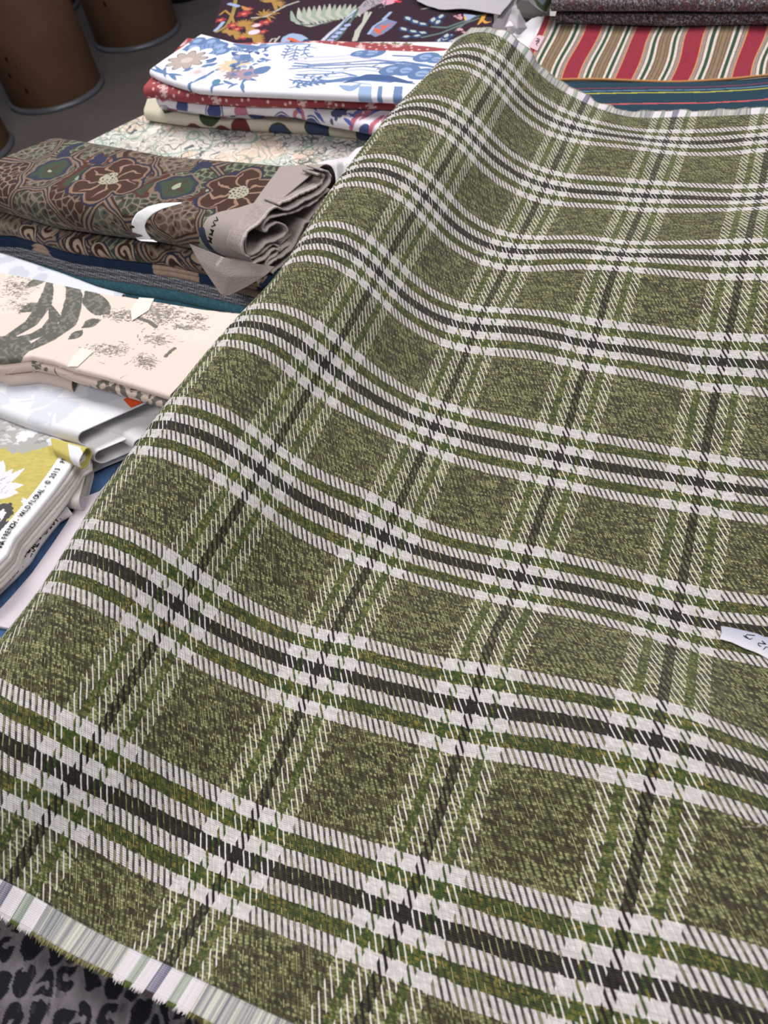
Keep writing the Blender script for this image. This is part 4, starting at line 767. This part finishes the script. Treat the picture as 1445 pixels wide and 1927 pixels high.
# ---------------------------------------------------------------- pale blue sheet, pink leaf print, white leaf print, yellow floral
def p_pl(c):
    c.blend(np.ones(len(c.Q), bool), (208, 210, 220)); idn, d1, d2, _ = worley(c.Q, 30, 70); c.blend((d1 < .4) & (idn > .5), (188, 192, 204))
cloth('folded_fabric', [fold([(-90, 462), (0, 479), (60, 499), (110, 516), (180, 542), (230, 556)], [(-100, 560), (40, 575), (230, 590)], .862, .03, 160, 40, .001, nr=4)], .862, p_pl, 'pale blue white cloth poking out behind the pink leaf print')
def leafy(c, P, w_, seed):
    DKG = (92, 92, 86); c.stroke(P, w_, DKG, taper=True)
def tex_c(c):
    PK = (220, 202, 192); c.blend(np.ones(len(c.Q), bool), PK); c.blend((vnoise(c.Q, 6, 9) > .5), (226, 210, 202), .5); D_ = (94, 94, 88); s = c.stroke
    for P, w_ in (([(52, 541), (68, 534), (96, 524)], .022), ([(94, 526), (92, 550), (84, 578), (60, 610), (20, 634), (-10, 650)], .024), ([(118, 528), (136, 540), (140, 560), (134, 590), (128, 612), (96, 636), (58, 656), (20, 668)], .030), ([(96, 578), (104, 600), (90, 622), (60, 636), (30, 642)], .022), ([(40, 590), (56, 582), (76, 580), (92, 574)], .022), ([(164, 548), (176, 566), (192, 584), (206, 592)], .032), ([(158, 560), (166, 572), (172, 560)], .014), ([(132, 640), (146, 632), (156, 624)], .018), ([(158, 618), (172, 610), (190, 604)], .022), ([(-30, 640), (0, 650), (30, 660), (10, 676), (-40, 690)], .046), ([(48, 618), (60, 606), (72, 596)], .008), ([(20, 628), (30, 640), (44, 636), (80, 626)], .010)): s(P, w_, D_, taper=True)
    idn = vnoise(c.Q, 260, 4); o = np.abs(c.col-np.array(D_)).sum(1) < 3; c.blend(o & (idn > .60), (122, 120, 112))
    # soft sketchy shading
    for cx_, cy_, rx, ry, n_ in ((30, 545, 36, 26, 120), (225, 596, 34, 12, 90), (300, 590, 46, 30, 260), (290, 640, 28, 12, 60), (205, 660, 40, 14, 90), (270, 680, 22, 14, 90), (370, 600, 22, 10, 40), (350, 616, 40, 5, 50), (40, 580, 30, 12, 40)):
        for k in range(int(n_*1.7)):
            x = cx_+rx*random.gauss(0, .48); y = cy_+ry*random.gauss(0, .42); b_ = random.gauss(-.25, .5)+(x-cx_)/rx*.5; L_ = random.uniform(2, 9); s([(x, y), (x+L_*math.cos(b_), y+L_*math.sin(b_)*.6)], random.choice([.0008, .0011, .0015]), random.choice([(128, 122, 114), (150, 142, 134), (112, 108, 102)]))
    s([(262, 600), (280, 606), (294, 616)], .006, (110, 106, 100)); s([(312, 670), (322, 660), (328, 656)], .006, (110, 106, 100))
near_c = [(-320, 640), (-100, 664), (-20, 668), (0, 675), (60, 668), (100, 676), (140, 690), (200, 704), (260, 722), (322, 741)]
far_c = [(-300, 460), (-110, 498), (0, 518), (50, 526), (100, 537), (200, 557), (300, 573), (380, 585), (456, 594)]
cf = empty('folded_fabric', at(150, 700, .83)); tag(cf, 'pale pink folded fabric with charcoal leaf print and raw edges', 'fabric')
cloth('printed_face', [fold(far_c, near_c, .868, .008, 560, 200, .002, 5, 9, nr=6)], .868, tex_c, None, PRINT, cf)
nc = np.array([at(x, y, .868) for x, y in near_c]); nc2 = nc.copy(); nc2[:, 1] -= .004; nc2[:, 0] -= .002; nc2[:, 2] = .858
def p_c2(c):
    c.blend(np.ones(len(c.Q), bool), (206, 186, 174)); n = vnoise(c.Q, 180, 3); m_ = vnoise(c.Q, 14, 6); c.blend((n > .55) & (m_ > .55), (110, 104, 98))
fc = np.array([at(x, y, .858) for x, y in far_c])
cloth('lower_fold', [fold(fc, nc2, .858, .013, 420, 20, .002, 7, 11, nr=10, nf=34)], .858, p_c2, None, PRINT, cf)
nc3 = resample(nc, 40)[:28].copy(); nc3[:, 2] = .843; nc3[:, 1] -= .006
fc3 = resample(fc, 40)[:28].copy(); fc3[:, 2] = .843
cloth('lower_fold', [fold(fc3, nc3, .843, .018, 260, 16, .006, 12, 12, nr=10)], .834, lambda c: c.blend(np.ones(len(c.Q), bool), (210, 192, 182)), None, PRINT, cf)
tape = plain('masking_tape', (214, 212, 205), .5, var=.03)
for P in ([(262, 560), (290, 562), (280, 584), (248, 604), (246, 584)], [(154, 654), (176, 662), (146, 690), (126, 690), (136, 672)]):
    V = [at(x, y, .8705) for x, y in P]; tag(mesh_obj('tape', V, [tuple(range(5))], tape, cf, False, solid=.0003), 'piece of whitish tape')
thr = []
for x, y in ((30, 690), (60, 680), (150, 690), (186, 676), (200, 706), (240, 700), (252, 716), (120, 684)):
    q = at(x, y, .872); sg_ = random.choice((-1, 1)); P = [q+np.array([sg_*.012*math.sin(k*.45), -.005-.004*math.sin(k*.3), -.0016*k]) for k in range(9)]; thr.append(P)
V, Fc, Cc = strands(thr, [(216, 202, 190)]*len(thr), .0003); tag(mesh_obj('loose_threads', V, Fc, PRINT, cf, col=np.array(Cc)), 'stray threads from the raw edge', kind='stuff')
keep(cf)
def tex_b(c):
    c.blend(np.ones(len(c.Q), bool), (222, 222, 227)); G_ = (204, 208, 218)
    for P in ([(20, 745), (50, 735), (80, 740)], [(60, 770), (90, 752), (120, 735)], [(85, 775), (110, 765), (150, 760)], [(20, 725), (30, 740), (60, 750)], [(110, 795), (125, 770), (150, 765)], [(55, 790), (72, 784), (96, 795)], [(185, 740), (200, 725), (230, 722)], [(170, 752), (200, 748), (240, 742)], [(-20, 740), (0, 755), (20, 760)], [(200, 720), (180, 735), (176, 750)], [(85, 760), (80, 745), (92, 738)]): c.stroke(P, .024, G_, taper=True)
    for P in ([(40, 758), (90, 752), (160, 750), (240, 735)], [(95, 800), (100, 780), (130, 764)]): c.stroke(P, .004, G_)
    c.fill([(163, 812), (176, 806), (320, 748), (345, 760), (200, 840), (160, 830)], (222, 220, 222), .8)
wf = empty('folded_fabric', at(120, 850, .78)); tag(wf, 'white folded fabric with faint grey leaves, open loops at its right end', 'fabric')
cloth('printed_face', [fold([(-320, 640), (100, 690), (340, 730)], [(-320, 690), (-80, 742), (0, 762), (60, 785), (110, 800), (158, 812)], .826, .024, 300, 90, .001, 4, 3, nr=10)], .826, tex_b, None, PRINT, wf)
cloth('lower_fold', [fold([(60, 740), (375, 770)], [(-80, 765), (60, 803), (120, 822), (188, 848)], .803, .022, 220, 20, .001, 4, 4, nr=10)], .803, flat((224, 222, 224)), 'second loop, greyer underside', PRINT, wf)
cloth('lower_fold', [fold([(220, 790), (400, 770)], [(180, 800), (236, 812), (262, 828)], .806, .02, 100, 20, .001, 4, 5, nr=10)], .806, flat((222, 220, 222)), None, PRINT, wf)
sheet('hanging_corner', [[a3(120, 838, .785), a3(190, 850, .785), a3(280, 812, .785)], [a3(140, 860, .778), a3(200, 862, .778), a3(262, 836, .778)], [a3(158, 880, .770), a3(166, 892, .768), a3(248, 858, .768)]], flat((206, 203, 203)), .78, None, wf, wave=.002)
Vq = [a3(232, 752, .8285), a3(242, 747, .8285), a3(282, 752, .8285), a3(246, 767, .8285)]; tag(mesh_obj('sticker', Vq, [(0, 1, 2, 3)], plain('sticker_orange', (228, 92, 48), .6, var=.03), wf, False, solid=.0004), 'bright orange sticker')
keep(wf)
# yellow floral with printed selvage
YL, W_, GR_, CH = (190, 177, 100), (222, 220, 226), (168, 166, 162), (78, 76, 78)
edge_y = [(-340, 1330), (-70, 1112), (-20, 1072), (10, 1042), (24, 1012), (48, 984), (76, 950), (100, 920), (122, 890), (136, 868), (154, 856)]
def tex_y(c):
    c.blend(np.ones(len(c.Q), bool), YL); c.col *= (.95+.1*vnoise(c.Q*np.array([.3, 1]), 600, 2))[:, None]; s = c.stroke
    # grey peony at the top
    for x, y, r in ((0, 800, .022), (14, 806, .022), (34, 810, .024), (56, 818, .022), (76, 824, .02), (22, 820, .022), (44, 828, .02), (62, 834, .016), (6, 812, .018), (90, 830, .012), (34, 840, .013), (-14, 800, .024), (50, 842, .011), (80, 834, .011)): c.blob(x, y, r, GR_, 7, .14)
    for k in range(40): x = random.uniform(-4, 86); y = random.uniform(798, 838); s([(x, y), (x+6, y-3), (x+12, y)], .004, random.choice([(204, 204, 206), (196, 196, 198), (146, 144, 142)]), taper=True)
    for x, y, r in ((104, 829, .010), (111, 826, .007), (45, 822, .010), (60, 816, .008)): c.blob(x, y, r, W_, 6, .2)
    # white flower at the left edge
    for P in ([(-10, 925), (15, 905), (46, 883)], [(-6, 935), (18, 918), (44, 914)], [(-10, 912), (0, 890), (6, 868)], [(-8, 918), (10, 898), (24, 884)], [(-10, 938), (16, 930), (34, 928)], [(-20, 900), (-4, 880), (-4, 866)]): s(P, .015, W_, taper=True)
    c.blob(-8, 922, .022, W_)
    for k in range(10): x = random.uniform(-4, 20); y = random.uniform(900, 934); s([(x, y), (x+6, y-5)], .001, (160, 158, 160))
    for x, y, r in ((2, 966, .013), (10, 960, .010), (14, 968, .008), (4, 1000, .012), (-4, 1010, .012), (8, 994, .010), (-2, 990, .011), (-8, 975, .012)): c.blob(x, y, r, CH, 6, .16)
    c.blob(2, 968, .006, W_, 5, .3); s([(-4, 962), (8, 970), (2, 982)], .004, W_, taper=True)
    s([(44, 938), (49, 946), (58, 956)], .006, W_, taper=True); s([(49, 946), (54, 958), (57, 970)], .012, W_, taper=True); s([(42, 944), (50, 950)], .003, W_)
    e = np.array([at(x, y, .812)[:2] for x, y in edge_y]); s(e, .044, (230, 228, 232), world=True)
yf = empty('folded_fabric', at(30, 1000, .785)); tag(yf, 'mustard yellow floral folded fabric with a lettered white selvage', 'fabric')
far_y = [(-420, 700), (-120, 772), (0, 789), (60, 812), (110, 828), (158, 850)]
cloth('printed_face', [fold(far_y, edge_y, .812, .004, 420, 200, .001, 3, 2, nr=5, sm=1)], .812, tex_y, None, PRINT, yf)
ew = np.array([at(x, y, .812) for x, y in edge_y]); fw = np.array([at(x, y, .812) for x, y in far_y])
for k in range(4):
    o = np.array([.002+.0012*k, -.002-.0012*k, 0]); e2 = ew+o; e2[:, 2] = .806-k*.0048; e2[:, 0] += .0015*np.sin(np.linspace(0, 9+k, len(e2))); f2_ = fw.copy(); f2_[:, 2] = e2[:, 2][0]
    cloth('lower_fold', [fold(f2_, e2, .806-k*.0048, .0042, 200, 8, .0008, 5, k, nr=5, sm=1)], .8, flat([(196, 190, 184), (176, 170, 164), (204, 200, 196)][k % 3]), None, COARSE, yf)
# back loop of the yellow bundle
cloth('lower_fold', [fold([(100, 900), (165, 880)], [(112, 935), (150, 938)], .785, .018, 50, 12, .001, nr=8)], .785, flat((190, 184, 180)), None, PRINT, yf)
cloth('lower_fold', [fold([(96, 828), (160, 848)], [(100, 842), (152, 862)], .822, .016, 60, 12, .0, nr=8)], .822, lambda c: (c.blend(np.ones(len(c.Q), bool), YL), c.fill([(128, 836), (150, 842), (160, 858), (156, 880), (134, 870)], W_)), 'small curled end of the same yellow print', PRINT, yf)
# lowest sheet with its own lettering
low = [(-330, 1390), (-70, 1160), (-10, 1108), (22, 1078), (48, 1050), (66, 1020), (84, 996), (104, 972), (130, 958)]
low_f = cloth('lower_fold', [fold([(x-45, y-60) for x, y in low], [(x, y) for x, y in low], .776, .010, 200, 16, .001, nr=8)], .776, flat((214, 210, 212)), 'lower selvage with smudged black lettering', PRINT, yf)
bl = plain('print_black_cloth', (34, 32, 34), .85, var=.05)
et = np.array([at(x-9, y-12, .8135) for x, y in edge_y]); et = resample(smooth(resample(et, 60), 2), 200)
pe = project(et); i0_ = int(np.argmin(abs(pe[:, 1]-1040))); i1_ = int(np.argmin(abs(pe[:, 1]-862)))
glyphs('printed_text', "ANNA FRENCH - WILD FLORAL - \u00a9  2013   PE", et[i0_:i1_+1], 0, .8135, bl, yf, .0012, big=1.5)
hl = caster(low_f)
lt = resample(smooth(np.array([hl(x+1, y+1, .0005, .772) for x, y in resample(low, 44)])), 60)
glyphs('printed_text', "FRENCH - WILD FLORAL - \u00a9 2013", lt[30:58], 0, .777, bl, yf, .0012, up=(.45, -.45, .75), big=1.3)
keep(yf)

# ---------------------------------------------------------------- fibre drums standing on the floor
DB = new_mat('drum_fibreboard', .75, .25); X.nt = DB[0].node_tree; p = geopos(); setc(DB[1], ramp(noise(p, 6, 4), [(.3, (104, 74, 54)), (.7, (118, 86, 64))])); bump(DB[1], noise(p, 60, 2), .0006); DB = DB[0]
SM = plain('drum_steel', (120, 122, 128), .35, .35); DKB = plain('bin_dark', (22, 22, 26), .5)
mk = plain('drum_print', (52, 28, 14), .8)
def lathe(prof, seg=72):
    V = []; Fc = []
    for r, z_ in prof:
        for k in range(seg): a = k*2*math.pi/seg; V.append((r*math.cos(a), r*math.sin(a), z_))
    for i in range(len(prof)-1):
        for k in range(seg): k2 = (k+1) % seg; Fc.append((i*seg+k, i*seg+k2, (i+1)*seg+k2, (i+1)*seg+k))
    return V, Fc
RD_ = .24
def drum(x, y, label, body=DB, r=RD_, h=.78, marks=()):
    t_ = empty('fibre_drum', (x, y, 0)); tag(t_, label, 'drum', 'brown fibre drums on the floor' if body is DB else None)
    V, Fc = lathe([(0.001, .012), (r-.012, .012), (r-.006, .02), (r-.006, h), (r-.02, h)]); mesh_obj('body', V, Fc, body, t_)
    V, Fc = lathe([(r-.014, .0), (r+.002, .0), (r+.008, .008), (r+.004, .015), (r, .022), (r-.006, .025)]); mesh_obj('bottom_ring', V, Fc, SM if body is DB else DKB, t_)
    V, Fc = lathe([(r-.006, h-.03), (r+.006, h-.024), (r+.006, h+.004), (r-.03, h+.012), (.001, h+.012)]); mesh_obj('lid', V, Fc, SM if body is DB else DKB, t_)
    # faint stencilled marks, illegible
    for (a0, z0, a1, z1) in marks:
        V = [((r-.0045)*math.cos(a), (r-.0045)*math.sin(a), z_) for z_ in (z0, z1) for a in np.linspace(a0, a1, 5)]
        mesh_obj('stencil_mark', V, [(k, k+1, k+6, k+5) for k in range(4)], mk, t_)
    return t_
def centre(pl, pr, r=RD_):
    a = at(*pl, 0)[:2]; b_ = at(*pr, 0)[:2]; m_ = (a+b_)/2; return m_+m_/np.linalg.norm(m_)*r*r/np.linalg.norm(m_)
c1 = centre((24, 206), (191, 146)); c2 = centre((181, 91), (337, 43))
tT = at(25, 262, 0)[:2]; vr = tT/np.linalg.norm(tT); pl = np.array([-vr[1], vr[0]]); c3 = tT+pl*RD_+vr*.02
print('drums', c1, c2, c3, np.linalg.norm(at(24, 206, 0)-at(191, 146, 0)), np.linalg.norm(at(181, 91, 0)-at(337, 43, 0)))
def ang(c): return math.atan2(-c[1], -c[0])
mm = []
for k in range(7): mm.append((-.62+.05*(k % 2)-.12*(k % 3), .10+.035*k, -.56-.12*(k % 3), .122+.035*k))
drum(*c1, 'brown fibre drum with steel base ring, largest one at the top left corner', marks=[(ang(c1)+a, z0, ang(c1)+b_, z1) for a, z0, b_, z1 in mm[:5]])
drum(*c2, 'brown fibre drum standing behind, nearest the blue thistle fabric', marks=[(ang(c2)+a+.1, z0+.12, ang(c2)+b_+.1, z1+.12) for a, z0, b_, z1 in mm])
drum(*c3, 'brown fibre drum of which only a sliver shows at the left edge')
tT = at(153, 14, 0)[:2]; vr = tT/np.linalg.norm(tT); pl = np.array([-vr[1], vr[0]]); c4 = tT+pl*RD_+vr*.12
drum(*c4, 'brown fibre drum mostly hidden behind the two front ones')
q = at(355, 3, 0)[:2]; q = q+q/np.linalg.norm(q)*.17
bn = drum(*q, 'black round bin, only its base showing at the top edge', DKB, .17, .5); bn.name = 'round_bin'; bn['category'] = 'bin'
for o in list(bpy.data.objects):
    if o.type == 'EMPTY' and o.name.startswith('fibre_drum') : pass
